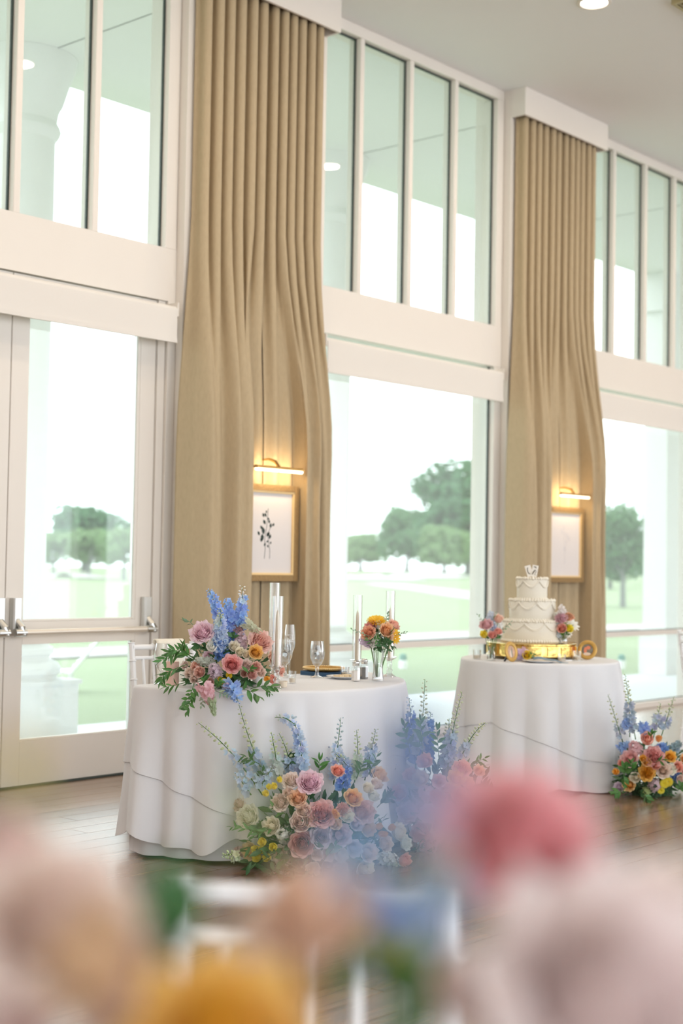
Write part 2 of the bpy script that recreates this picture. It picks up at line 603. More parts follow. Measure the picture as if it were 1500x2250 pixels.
door('door_1', 3.845, DJ, False, 'left leaf of the glazed double door')
door('door_2', DJ, 6.06, True, 'right leaf of the glazed double door with push bar')
for s, x in ((0, 6.065), (1, 6.13)):
    struct(MB().box(x, x+(0.06 if s == 0 else 0.066), 0.012-0.02*s, 0.14, 0, 3.028).build('trim_%d' % ti, M_PAINT), 'white stepped door jamb')
    ti += 1
struct(MB().box(3.85, 6.06, 0.0, 0.16, 0.0, 0.01).build('trim_%d' % ti, M_GASKET), 'dark door threshold')
ti += 1

# ------------------------------------------------------------------ pelmets and curtains
for k, (a, b_) in enumerate(PIERS[1:3]):
    lab = ['white pelmet box over the curtains beside the double doors', 'white pelmet box over the curtains behind the cake'][k]
    t = thing('curtain_pelmet', lab, 'pelmet', ((a+b_)/2, -0.14, 5.16), 0, 'pelmet boxes over the curtains')
    hw = (b_-a)/2+0.005
    MB().box(-hw, hw, -0.075, -0.055, 0, CEIL-5.161).build('front_board', M_PAINT, t)
    for s in (-1, 1):
        x = -hw if s < 0 else hw-0.02
        MB().box(x, x+0.02, -0.055, 0.068, 0, CEIL-5.161).build('side_board', M_PAINT, t)


def curtain_panel(name, label, xa, xb, xc, side, k, group):
    """one floor-length panel; xa..xb its span at the pelmet, lower down it gathers forward
    up to xc and steps back behind the picture"""
    rng = random.Random(11*k+(1 if side < 0 else 2))
    ns = 190
    pic = 6.862 if k < 2 else 10.552
    zs = [5.20, 5.1, 5.0, 4.8, 4.5, 4.2, 3.9, 3.6, 3.3, 3.0, 2.75, 2.5, 2.3, 2.1, 1.95, 1.8, 1.6, 1.4, 1.2, 1.0, 0.7, 0.4, 0.15, 0.02]
    ph = [rng.uniform(-.4, .4) for _ in range(4)]
    rows = []
    for z in zs:
        t = sstep(0, 1, (3.7-z)/1.6)
        flare = sstep(0, 1, (3.0-z)/3.0)
        row = []
        for i in range(ns+1):
            s = i/ns
            # top: regular pleats
            xt = xa+(xb-xa)*s + 0.012*math.sin(2*PI*6*s*2)
            yt = -0.134 + 0.044*math.cos(2*PI*6*s+ph[0]*.22*(5.2-z)) + 0.004*math.sin(2*PI*2.3*s+ph[1])
            # bottom: q runs from the outer edge (0) to the centre (1)
            q = s if side < 0 else 1-s
            xo = xa-0.095 if side < 0 else xb+0.02
            xm = xb if side < 0 else xa
            xr = min(xc, pic-0.29-0.018) if side < 0 else max(xc, pic+0.29+0.018)
            if q < 0.70:
                u = q/0.70
                x = xo+(xc-xo)*(u**0.9)
                y = -0.245 - 0.05*math.sin(PI*min(1, u*1.05))*(1+.4*flare) + 0.045*math.cos(2*PI*(2.15*u+0.12*math.sin(3*z)*0.4)+ph[2]*1.2)
                y += 0.016*math.cos(2*PI*4.2*u+ph[0]*3)
                y += (-0.305-y)*sstep(.72, .93, u)
                if u < 0.06:
                    y += (0.06-u)*1.6
            elif q < 0.77:
                u = (q-0.70)/0.07
                # the fold doubles back past the frame's edge, then drops behind the picture
                x = xc+(xr-xc)*sstep(0, .55, u)
                y = -0.305+0.03*sstep(0, .55, u)+0.095*sstep(.55, 1, u)
            else:
                u = (q-0.77)/0.23
                x = xr+(xm-xr)*u
                y = -0.180 + 0.020*math.cos(2*PI*2.0*u+ph[3])
            xx = xt+(x-xt)*t
            yy = yt+(y-yt)*t
            row.append((xx, min(yy, -0.082), z))
        rows.append(row)
    mb = MB().grid(rows)
    o = mb.build(name, M_LINEN, smooth=True, angle=None)
    tag(o, label, 'curtain', group)
    md = o.modifiers.new('thickness', 'SOLIDIFY')
    md.thickness = 0.004
    return o


G = 'full length beige curtains'
curtain_panel('curtain', 'beige linen curtain gathered beside the double doors, overlapping the ivy print', 6.24, 6.866, 6.640, -1, 0, G)
curtain_panel('curtain', 'beige linen curtain on the window side of the dark ivy print', 6.878, 7.43, 7.165, 1, 1, G)
curtain_panel('curtain', 'beige linen curtain behind the tiered cake, beside the pale print', 9.93, 10.556, 10.215, -1, 2, G)
curtain_panel('curtain', 'beige linen curtain past the pale print, away from the cake', 10.568, 11.12, 10.885, 1, 3, G)


# ------------------------------------------------------------------ pictures and picture lamps
def leaf_poly(mb, x, z, a, L, wd, y):
    n = len(mb.v)
    ca, sa = math.cos(a), math.sin(a)
    pts = []
    for u, s in ((0, 0), (.3, .8), (.6, 1), (1, 0), (.6, -1), (.3, -.8)):
        lx, lz = u*L, s*wd
        pts.append((x+lx*ca-lz*sa, y, z+lx*sa+lz*ca))
    mb.v += pts
    mb.f.append(tuple(range(n, n+6)))


def picture(cx, label, dark):
    t = thing('framed_print', label, 'picture', (cx, -0.222, 1.22), 0, None)
    wd, ht, fw = 0.288, 0.65, 0.042
    for nm, (a, b_, c, d) in (('l', (-wd, -wd+fw, 0, ht)), ('r', (wd-fw, wd, 0, ht)), ('b', (-wd+fw, wd-fw, 0, fw)), ('t', (-wd+fw, wd-fw, ht-fw, ht))):
        MB().bbox(a, b_, -0.03, 0.0, c, d, 0.006).build('frame_bar', M_GILT, t)
    i0 = fw
    for a, b_, c, d in ((-wd+i0, -wd+i0+.014, i0, ht-i0), (wd-i0-.014, wd-i0, i0, ht-i0), (-wd+i0+.014, wd-i0-.014, i0, i0+.014), (-wd+i0+.014, wd-i0-.014, ht-i0-.014, ht-i0)):
        MB().box(a, b_, -0.022, -0.002, c, d).build('gilt_slip', M_GOLDMATTE, t)
    sh = MB().box(-wd+i0+.014, wd-i0-.014, -0.010, -0.004, i0+.014, ht-i0-.014).build('mat_board', M_MATBOARD, t)
    art = MB()
    r = random.Random(5)
    if dark:
        for (u, v, L) in ((-.005, .465, .02), (-.03, .438, .028), (-.008, .44, .028), (.022, .42, .022), (.026, .398, .026), (-.012, .392, .034), (.05, .382, .026), (.034, .366, .032), (-.04, .356, .03),
                          (-.028, .322, .045), (-.066, .316, .03), (-.002, .31, .036), (.018, .315, .024), (.022, .294, .032), (-.042, .278, .044), (-.05, .27, .03), (-.002, .27, .02), (-.024, .244, .024), (.034, .258, .02), (.02, .236, .02)):
            leaf_poly(art, u-.01, v-.01, r.uniform(.6, 2.4), L*1.15, L*.36, -0.0105)
        pts = [(-.03, -.011, .15), (-.022, -.011, .22), (-.03, -.011, .28), (-.012, -.011, .36), (-.005, -.011, .44), (0, -.011, .49)]
        art.tube(pts, 0.0014, 5)
        art.tube([(.02, -.011, .15), (.024, -.011, .2), (.012, -.011, .25), (.0, -.011, .32), (.03, -.011, .37)], 0.0012, 5)
        art.build('ivy_drawing', M_INK, sh)
    else:
        for (u, v, L) in ((-.02, .45, .05), (-.045, .41, .06), (-.005, .40, .05), (.05, .38, .07), (.07, .35, .06), (.03, .33, .05), (-.03, .28, .05), (.0, .26, .04)):
            leaf_poly(art, u, v, r.uniform(.6, 2.4), L, L*.33, -0.0105)
        art.tube([(-.0, -.0105, .16), (-.005, -.0105, .27), (.02, -.0105, .33), (.06, -.0105, .38)], 0.0012, 5)
        art.tube([(-.005, -.0105, .27), (-.02, -.0105, .38), (-.02, -.0105, .46)], 0.0012, 5)
        art.build('sprig_drawing', M_INKPALE, sh)
    return t


M_RIM = mat('round_frame_gilt', (0.56, 0.34, 0.09), 0.4, metal=0.4, noise=0.1, scale=50)
M_GOLDMATTE = mat('gilt_slip_gold', (0.80, 0.58, 0.28), 0.45, metal=0.35, noise=0.06, scale=50)


def picture_lamp(cx, label):
    t = thing('picture_lamp', label, 'lamp', (cx, -0.12, 1.97), 0, 'brass picture lamps')
    MB().tube([(0.0, 0.050, 0.062), (0.0, -0.03, 0.070), (0.0, -0.10, 0.075), (0.0, -0.16, 0.055), (0.0, -0.195, 0.018)], [.005, .005, .008, .012, .012], 10).build('arm', M_BRASS, t, smooth=True)
    MB().lathe([(0.022, 0), (0.022, 0.003), (0.006, 0.005)], 20, (0, 0, 0)).build('wall_plate', M_BRASS, t, loc=(0, 0.0495, 0.062), smooth=True).rotation_euler = (PI/2, 0, 0)
    m = MB()
    n = 10
    for sx in (-.225, .225):
        for i in range(n+1):
            a = PI*i/n
            m.v.append((sx, -0.20+0.022*math.cos(a), 0.0+0.020*math.sin(a)))
    for i in range(n):
        m.f.append((i, i+1, n+2+i, n+1+i))
    m.f.append(tuple(range(n, -1, -1)))
    m.f.append(tuple(range(n+1, 2*n+2)))
    m.build('hood', M_BRASS, t, smooth=True, angle=50)
    for s in (-1, 1):
        MB().tube([(s*0.222, -0.20, -0.006), (s*0.012, -0.20, -0.006)], 0.013, 12).build('light_strip', M_STRIP, t, smooth=True)
    ld = bpy.data.lights.new('picture_lamp_light', 'AREA')
    ld.shape = 'RECTANGLE'
    ld.size = 0.42
    ld.size_y = 0.03
    ld.energy = PICTURE_W
    ld.color = (1.0, 0.72, 0.38)
    lo = bpy.data.objects.new('lamp_light', ld)
    COL.objects.link(lo)
    lo.parent = t
    lo.location = (0, -0.19, -0.022)
    lo.rotation_euler = Vector((0, -0.75, 1.0)).to_track_quat('Z', 'Y').to_euler()
    ld2 = ld.copy()
    ld2.energy = PICTURE_W*0.8
    lo2 = bpy.data.objects.new('lamp_glow', ld2)
    COL.objects.link(lo2)
    lo2.parent = t
    lo2.location = (0, -0.172, 0.012)
    lo2.rotation_euler = Vector((0, -0.9, -0.6)).to_track_quat('Z', 'Y').to_euler()
    return t


picture(6.862, 'gilt framed print of a dark ivy sprig against beige curtain', True)
picture(10.552, 'gilt framed print of a faint grey sprig behind the cake', False)
picture_lamp(6.872, 'lit brass picture lamp above the dark ivy print')
picture_lamp(10.562, 'lit brass picture lamp above the pale sprig print')


# ------------------------------------------------------------------ ceiling lights and vent
def downlight(x, y, label):
    t = thing('ceiling_downlight', label, 'light', (x, y, CEIL-0.001), 0, 'recessed ceiling lights')
    MB().lathe([(0.095, 0), (0.125, 0), (0.122, -0.008), (0.100, -0.012), (0.095, -0.004)], 28, cap0=False, cap1=False).build('trim_ring', M_PAINT, t, smooth=True)
    MB().lathe([(0.0001, -0.003), (0.06, -0.003), (0.096, -0.003)], 28, cap0=False, cap1=False).build('lens', M_LENS, t)
    ld = bpy.data.lights.new('downlight_light', 'AREA')
    ld.shape = 'DISK'
    ld.size = 0.18
    ld.energy = DOWNLIGHT_W
    ld.color = (1.0, 0.82, 0.62)
    off = not (8 < x < 9 and y > -2)              # only the lamp between the pelmets is in the picture
    lo = bpy.data.objects.new('downlight_offscreen' if off else 'downlight', ld)
    COL.objects.link(lo)
    lo.parent = t
    lo.location = (0, 0, -0.02)
    return t


downlight(8.70, -1.60, 'round recessed ceiling light between the two pelmets')
WHERE = {-0.70: 'at the far left end of the room', 3.08: 'before the pier left of the doors', 6.85: 'before the ivy print curtains', 10.63: 'before the pale print curtains', 14.4: 'before the pier past the last window',
         1.19: 'left of the double doors', 4.96: 'before the glass double doors', 12.4: 'before the window past the cake'}
for x in (-0.70, 3.08, 6.85, 10.63, 14.4):
    downlight(x, -2.56, 'round recessed ceiling light '+WHERE[x])
for x in (1.19, 4.96, 12.4):
    downlight(x, -1.60, 'round recessed ceiling light '+WHERE[x])

t = thing('ceiling_vent', 'bronze slatted air vent set in the ceiling', 'vent', (9.5, -2.30, CEIL-0.001))
MB().box(-0.48, 0.48, -0.24, 0.24, -0.004, -0.001).build('backing', M_VENT, t)
for a, b_, c, d in ((-.5, .5, .225, .25), (-.5, .5, -.25, -.225), (-.5, -.475, -.225, .225), (.475, .5, -.225, .225)):
    MB().box(a, b_, c, d, -0.036, -0.002).build('vent_frame', M_VENT, t)
sl = MB().box(-.474, .474, -.004, .004, -0.034, -0.005).mesh('slat', M_VENT, False)
for i in range(12):
    add('slat', sl, t, (0, -0.205+i*0.0373, 0))

# ------------------------------------------------------------------ porch and grounds
PG = -0.07
struct(MB().box(-6, 30, 0.30, 2.80, -0.25, PG).build('patio', M_PATIO), 'pale paved porch floor')
sf = struct(MB().box(-6, 30, 0.30, 2.86, CEIL, CEIL+0.35).build('porch_soffit', M_SOFFIT), 'plaster porch ceiling')
for x in (3.15, 6.84, 10.53, 14.22):
    MB().box(x-0.004, x+0.004, 0.31, 2.40, CEIL-0.003, CEIL).build('soffit_joint', M_GASKET, sf)


def column(x, label):
    t = thing('porch_column', label, 'column', (x, 2.58, PG), 0, 'round porch columns')
    MB().box(-.38, .38, -.38, .22, 0, 0.42).build('pedestal', M_STONE, t)
    MB().box(-.40, .40, -.40, .22, 0.42, 0.455).build('pedestal_cap', M_STONE, t)
    prof = [(.36, .455), (.36, .48), (.39, .51), (.39, .55), (.36, .59), (.31, .61), (.30, .64), (.33, .66), (.33, .70), (.29, .73), (.255, .76)]
    MB().lathe(prof, 40).build('column_base', M_STONE, t, smooth=True)
    MB().lathe([(.252, .76), (.25, 2.0), (.245, 4.80)], 48).build('shaft', M_STONE, t, smooth=True, angle=50)
    h = CEIL-PG-0.001
    MB().lathe([(.245, 4.80), (.275, 4.84), (.29, 4.88), (.275, 4.92), (.255, 4.95), (.265, 5.02), (.275, 5.06), (.30, 5.10), (.36, 5.30), (.40, 5.40), (.41, h)], 48).build('capital', M_STONE, t, smooth=True, angle=40)
    return t


for i, x in enumerate((3.15, 6.84, 10.53, 14.22)):
    column(x, ['white round porch column outside the left door leaf', 'white round porch column outside the double doors, with a square pedestal',
               'white round porch column outside the window by the ivy print', 'white round porch column behind the curtains by the cake'][i])
t = thing('porch_pier', 'square white porch pier outside the last window', 'column', (17.70, 2.67, PG))
MB().box(-.33, .50, -.18, .17, 0.6, 4.95).build('pier_shaft', M_STONE, t)
MB().box(-.38, .55, -.22, .20, 0, 0.6).build('pedestal', M_STONE, t)
MB().box(-.40, .57, -.24, .19, 4.95, CEIL-PG-0.001).build('capital', M_STONE, t)

# lawn with gentle rise, far bunkers and cart path
lw = MB()
N1, N2 = 60, 50
ys = [2.80+(260)*(j/N2)**2.2 for j in range(N2+1)]
xs = [-60+400*(i/N1) for i in range(N1+1)]


def lawn_z(x, y):
    d = max(0, y-6)
    return PG-0.01 + 0.10*math.sin(x*.045+1.0)*math.sin(y*.05)*min(1, d/30)


lw.grid([[(x, y, lawn_z(x, y)) for x in xs] for y in ys])
struct(lw.build('lawn', M_LAWN, smooth=True), 'bright mown lawn beyond the porch')


def ground_patch(name, label, pts, wid, h=0.02):
    """a strip of sand or paving that follows ground points (x, y)"""
    mb = MB()
    n = len(pts)
    rows = []
    for k in range(n):
        p = Vector((pts[k][0], pts[k][1], 0))
        d = Vector((pts[min(k+1, n-1)][0]-pts[max(k-1, 0)][0], pts[min(k+1, n-1)][1]-pts[max(k-1, 0)][1], 0)).normalized()
        nn = Vector((-d.y, d.x, 0))
        ww = wid[k] if hasattr(wid, '__len__') else wid
        row = []
        for s in (-1, -.5, 0, .5, 1):
            q = p+nn*(s*ww/2)
            row.append((q.x, q.y, lawn_z(q.x, q.y)+h*(1.2-s*s)+0.02))
        rows.append(row)
    mb.grid(rows)
    return struct(mb.build(name, M_SAND, smooth=True), label)


def gpt(px, py):
    p = onz(px, py, PG)
    return (p.x, p.y)


ground_patch('garden_path', 'pale path across the lawn', [(-20+4*i, 9.2+0.12*i) for i in range(14)], 1.5)
ground_patch('cart_path', 'white cart path curving over the lawn', [gpt(x, y) for x, y in ((1150, 1322), (1085, 1314), (1020, 1304), (950, 1294), (890, 1288), (840, 1282))], 3.4)
ground_patch('sand_bunker', 'white sand bunker under the big tree', [gpt(x, y) for x, y in ((990, 1265), (940, 1266), (890, 1268), (850, 1270))], [2, 12, 12, 2], 0.4)
ground_patch('sand_bunker', 'long white sand bunker left of the big tree', [gpt(x, y) for x, y in ((890, 1274), (840, 1275), (800, 1276), (760, 1275))], [2, 9, 8, 2], 0.3)
ground_patch('sand_bunker', 'white sand bunker under the small trees outside the doors', [gpt(x, y) for x, y in ((190, 1272), (165, 1272), (140, 1272))], [2, 7, 2], 0.3)


def crown_mesh(name, seed, sx, sz, n=2600, leaf=0.03, clumps=26):
    rng = np.random.default_rng(seed)
    mb = MB()
    cs = []
    for _ in range(clumps):
        a = rng.uniform(0, 2*PI)
        rr = math.sqrt(rng.uniform(0, 1))*0.72
        z = rng.uniform(-.75, .9)
        k = math.sqrt(max(0.05, 1-z*z))
        cs.append((rr*k*math.cos(a), rr*k*math.sin(a), z*.75, rng.uniform(.22, .42)))
    for _ in range(n):
        c = cs[rng.integers(len(cs))]
        d = rng.normal(size=3)
        d /= np.linalg.norm(d)
        p = np.array(c[:3])+d*c[3]*rng.uniform(.75, 1.05)
        p = p*np.array([sx, sx, sz])
        u = rng.normal(size=3)
        u /= np.linalg.norm(u)
        v = np.cross(d, u)
        v /= max(1e-6, np.linalg.norm(v))
        u = u*leaf*rng.uniform(.6, 1.4)
        v = v*leaf*rng.uniform(.6, 1.4)
        s = len(mb.v)
        mb.v += [tuple(p-u*1.3), tuple(p+v), tuple(p+u*1.3), tuple(p-v)]
        mb.f.append((s, s+1, s+2, s+3))
    return mb.mesh(name, M_FOLIAGE, False)


CROWNS = [crown_mesh('crown_round', 3, .5, .40), crown_mesh('crown_broad', 8, .5, .34, 3600, .026, 34), crown_mesh('crown_oak', 15, .5, .52, 5200, .022, 44)]


def tree(px, base_py, top_py, width_px, kind, col, label, crown_low=0.25, group='park trees beyond the lawn'):
    p = onz(px, base_py, PG)
    dep = (p-CAM).dot(FV)
    sc = dep/FPX
    H = (base_py-top_py)*sc
    Wd = width_px*sc
    t = thing('park_tree', label, 'tree', (p.x, p.y, lawn_z(p.x, p.y)), random.random()*6, group)
    ch = H*(1-crown_low)
    me = CROWNS[kind]
    hh = [.40, .34, .52][kind]*2.0
    o = add('crown', me, t, (0, 0, H*crown_low+ch/2), None, (Wd, Wd, ch/hh), col)
    md = MB()
    r = Wd*.028
    md.tube([(0, 0, -0.05), (r*.4, 0, H*.2), (0, r*.5, H*.45), (0, 0, H*.7)], [r*1.4, r, r*.8, r*.3], 8)
    for a in (0.3, 2.3, 4.4):
        md.tube([(0, 0, H*.28), (Wd*.16*math.cos(a), Wd*.16*math.sin(a), H*.5), (Wd*.26*math.cos(a), Wd*.26*math.sin(a), H*.66)], [r*.7, r*.45, r*.15], 6)
    md.build('trunk', M_BARK, t, smooth=True)
    return t


LG, DG, TG = (0.24, 0.38, 0.17), (0.09, 0.22, 0.10), (0.15, 0.30, 0.14)
tree(185, 1256, 1106, 230, 1, DG, 'dark broad tree rising behind the small trees outside the doors', .04)
tree(118, 1268, 1160, 130, 0, LG, 'small pale green tree nearest the porch column outside the doors', .14)
tree(196, 1272, 1152, 130, 0, LG, 'small pale green tree between two others outside the doors', .15)
tree(272, 1276, 1148, 140, 0, LG, 'small pale green tree by the door frame side of the group', .15)
tree(345, 1266, 1160, 130, 0, LG, 'small pale green tree half hidden by the door jamb', .14)
tree(1035, 1262, 998, 400, 2, DG, 'huge dark spreading oak in the window by the cake', .02)
tree(893, 1257, 1110, 150, 1, TG, 'teal tree at the foot of the huge oak', .02)
tree(975, 1266, 1150, 150, 1, LG, 'pale tree in front of the huge oak', .03)
tree(792, 1254, 1168, 150, 1, LG, 'low pale tree beside the porch column in the middle window', .02)
tree(1368, 1334, 1098, 190, 2, TG, 'teal leafy tree in the window past the cake table', .20)
tree(1340, 1292, 1180, 140, 1, DG, 'dark low tree behind the leafy tree in the last window', .02)
tree(1440, 1285, 1170, 160, 1, TG, 'teal tree partly behind the square porch pier', .02)
tree(40, 1262, 1160, 150, 1, TG, 'teal tree behind the porch column outside the doors', .05)

# garden chaise and lawn markers outside
p = onz(207, 1520, PG)
t = thing('garden_chaise', 'white slatted garden chaise with raised back beyond the pedestal', 'chaise', (p.x, p.y, lawn_z(p.x, p.y)+0.03), -0.7)
t.scale = (.72, .72, .72)
for i in range(7):
    MB().box(-1.1+i*.11, -1.1+i*.11+.09, -.3, .3, .26, .29).build('seat_slat', M_CHAIR, t)
for i in range(6):
    z = .30+i*.075
    x = -.32+i*.06
    m = MB().box(x, x+.03, -.3, .3, z, z+.06)
    m.build('back_slat', M_CHAIR, t)
for sx in (-1.05, -.35):
    for sy in (-.28, .28):
        MB().box(sx-.03, sx+.03, sy-.03, sy+.03, 0, .26).build('leg', M_CHAIR, t)
for sy in (-.3, .3):
    MB().tube([(-.36, sy, .24), (.06, sy, .76)], .025, 6).build('back_rail', M_CHAIR, t)
for px in (885, 1365):
    p = onz(px, 1468, PG)
    t = thing('lawn_marker', ['white lawn marker with green cap outside the middle window', 'white lawn marker with green cap outside the last window'][px > 1000], 'marker', (p.x, p.y, lawn_z(p.x, p.y)), 0, 'lawn markers')
    MB().lathe([(.06, 0), (.055, .10), (.05, .12)], 12).build('post', M_CHAIR, t, smooth=True)
    MB().lathe([(.05, .12), (.055, .14), (.04, .20), (.0, .21)], 12).build('cap', MATS['tree_leaves'], t, smooth=True).color = (.3, .55, .5, 1)

# ------------------------------------------------------------------ tables and cloths
TZ = 0.76


def outline_half(cx, cy, R, n=320, rc=0.035):
    """half-moon table edge, straight side towards the windows"""
    pts = []
    m = int(n*0.62)
    a0 = 0.05
    for i in range(m):
        a = PI+a0+(PI-2*a0)*i/(m-1)
        pts.append((cx+R*math.cos(a), cy+R*math.sin(a)))
    # right corner round, straight back edge, left corner round
    k = 8
    for i in range(k):
        a = -a0*.5+(PI/2)*i/(k-1)
        pts.append((cx+R-rc+rc*math.cos(a)-0.003, cy-rc+rc*math.sin(a)))
    for i in range(1, n-m-2*k):
        u = i/(n-m-2*k)
        pts.append((cx+R-rc-(2*R-2*rc)*u, cy))
    for i in range(k):
        a = PI/2+(PI/2)*i/(k-1)
        pts.append((cx-R+rc+rc*math.cos(a)+0.003, cy-rc+rc*math.sin(a)))
    return pts


def outline_round(cx, cy, R, n=280):
    return [(cx+R*math.cos(2*PI*i/n-PI), cy+R*math.sin(2*PI*i/n-PI)) for i in range(n)]


def drape(name, label, pts, ztop, hem, fold, flare, off=0.0, group=None, rows_n=26, top=True):
    """a cloth that lies on the outline and falls to hem(s); fold(s, t) pushes it outwards"""
    n = len(pts)
    cx = sum(p[0] for p in pts)/n
    cy = sum(p[1] for p in pts)/n
    nor = []
    for i in range(n):
        ax, ay = pts[(i-3) % n]
        bx, by = pts[(i+3) % n]
        tx, ty = bx-ax, by-ay
        l = math.hypot(tx, ty) or 1
        nor.append((ty/l, -tx/l))
    rows = []
    if top:
        for k in (0.02, 0.4, 0.75, 0.93):
            rows.append([(cx+(p[0]-cx)*k, cy+(p[1]-cy)*k, ztop) for p in pts])
    for e, dz in ((-0.006, 0.0), (0.003, -0.003), (0.006, -0.012)):
        rows.append([(p[0]+q[0]*(off+e), p[1]+q[1]*(off+e), ztop+dz) for p, q in zip(pts, nor)])
    for t in [r/rows_n for r in range(1, rows_n)]+[.985, .996, 1.0]:
        row = []
        for i, (p, q) in enumerate(zip(pts, nor)):
            s = i/n
            zh = hem(s)
            ta = (ztop-zh)*t/0.74
            d = off+0.006+flare*ta+fold(s, ta)
            row.append((p[0]+q[0]*d, p[1]+q[1]*d, ztop-0.012-(ztop-0.012-zh)*t))
        rows.append(row)
    mb = MB().grid(rows, closed=True)
    if top:
        mb.f.append(tuple(range(n-1, -1, -1)))
    o = mb.build(name, M_CLOTH, smooth=True, angle=None)
    md = o.modifiers.new('thickness', 'SOLIDIFY')
    md.thickness = 0.0025
    md.offset = -1
    return tag(o, label, 'tablecloth', group)


def tri(s, pts):
    """piecewise linear lookup on a closed 0..1 run"""
    for (a, va), (b, vb) in zip(pts, pts[1:]):
        if a <= s <= b:
            return va+(vb-va)*((s-a)/(b-a) if b > a else 0)
    return pts[-1][1]


def table(name, label, cx, cy, legs, top_pts):
    t = thing(name, label, 'table', (cx, cy, 0))
    mb = MB()
    n = len(top_pts)
    for z in (TZ-0.03, TZ-0.004):
        mb.v += [(x-cx, y-cy, z) for x, y in top_pts]
    for i in range(n):
        j = (i+1) % n
        mb.f.append((i, j, n+j, n+i))
    mb.f.append(tuple(range(n-1, -1, -1)))
    mb.f.append(tuple(range(n, 2*n)))
    mb.build('tabletop', MATS['table_ply'], t)
    for (x, y) in legs:
        MB().tube([(x, y, 0.0), (x, y, TZ-0.03)], 0.016, 12).build('leg', MATS['table_leg'], t, smooth=True)
    return t


mat('table_ply', (0.55, 0.42, 0.28), 0.6, noise=0.1)
mat('table_leg', (0.30, 0.42, 0.46), 0.4, metal=0.5)

SCX, SCY, SR = 5.088, -1.862, 0.775
sp = outline_half(SCX, SCY, SR-0.012)
table('sweetheart_table', 'half moon sweetheart table under layered white cloths', SCX, SCY, [(-0.50, -0.13), (0.52, -0.13), (-0.33, -0.52), (0.33, -0.52)], [(x+(SCX-x)*.01, y) for x, y in sp])


def foldfn(count, amp, seed, sharp=1.3):
    """rounded vertical folds of uneven width and depth; deeper towards the hem"""
    r = random.Random(seed)
    edges = [0.0]
    while edges[-1] < count:
        edges.append(edges[-1]+r.uniform(.6, 1.5))
    tot = edges[-1]
    edges = [e/tot for e in edges]
    depth = [r.uniform(.45, 1.15) for _ in edges]

    def f(s, t):
        s = s % 1.0
        k = 0
        while k < len(edges)-2 and edges[k+1] < s:
            k += 1
        u = (s-edges[k])/(edges[k+1]-edges[k])
        wob = u+.05*math.sin(5*t+k)*u*(1-u)*4
        ridge = math.sin(PI*min(1, max(0, wob)))**sharp
        return amp*(t**.85)*(ridge*depth[k])
    return f


# s = 0 at the left corner of the straight edge, 0.31 at the bulge facing the room, 0.62 right corner
G2 = 'white cloths on the sweetheart table'
f_in = foldfn(17, 0.06, 4)
_fm = foldfn(17, 0.10, 4)


def f_mid(s, t):
    return _fm(s, t)*(1-.8*sstep(.655, .69, s)*(1-sstep(.93, .96, s)))




def corner_flare(s, t):
    """extra cloth gathered at the two corners of the half moon"""
    d = min(abs(s-0.0), abs(s-1.0), abs(s-0.955))
    return 0.03*t*math.exp(-(d/0.03)**2)+0.04*t*math.exp(-((s-0.63)/0.03)**2)


drape('tablecloth_lining', 'floor length white lining cloth under the sweetheart table linens', sp, TZ, lambda s: 0.012,
      lambda s, t: f_in(s, t)*.55, 0.0, 0.0, G2, top=False)
drape('tablecloth', 'long white cloth with a wavy hem below the sweetheart table overlay', sp, TZ+0.002,
      lambda s: 0.080+0.030*math.sin(2*PI*7*s+1.0)+0.015*math.sin(2*PI*17*s),
      lambda s, t: f_mid(s, t)+corner_flare(s, t), 0.025, 0.003, G2)
HEM = [(0, .42), (.04, .36), (.09, .28), (.13, .22), (.175, .13), (.20, .12), (.225, .22), (.30, .40), (.36, .44), (.42, .38), (.50, .18), (.56, .14), (.60, .30), (.66, .42), (.80, .40), (.90, .38), (1.0, .42)]
drape('tablecloth_overlay', 'square white overlay with pointed hem on the sweetheart table', sp, TZ+0.005, lambda s: tri(s, HEM),
      lambda s, t: f_mid(s, t)+corner_flare(s, t), 0.025, 0.0085, G2)

KCX, KCY, KR = 7.620, -1.915, 0.485
kp = outline_round(KCX, KCY, KR)
table('cake_table', 'small round cake table under white cloths', KCX, KCY, [(-.22, -.22), (.22, -.22), (-.22, .22), (.22, .22)], [(KCX+(x-KCX)*.985, KCY+(y-KCY)*.985) for x, y in kp])
fk = foldfn(15, 0.105, 9)
drape('tablecloth', 'floor length white cloth on the round cake table', kp, TZ, lambda s: 0.015+0.01*math.sin(2*PI*9*s), lambda s, t: fk(s, t), 0.03, 0.0, 'white cloths on the cake table')
HK = [(0, .40), (.10, .30), (.17, .20), (.22, .18), (.30, .34), (.40, .42), (.47, .26), (.55, .36), (.68, .20), (.80, .40), (.90, .34), (1.0, .40)]
drape('tablecloth_overlay', 'white overlay cloth with slanting hem on the round cake table', kp, TZ+0.004, lambda s: tri(s, HK),
      lambda s, t: fk(s, t), 0.03, 0.0045, 'white cloths on the cake table')
TT = TZ+0.0072                     # table surface incl. cloth
TK = TZ+0.0052


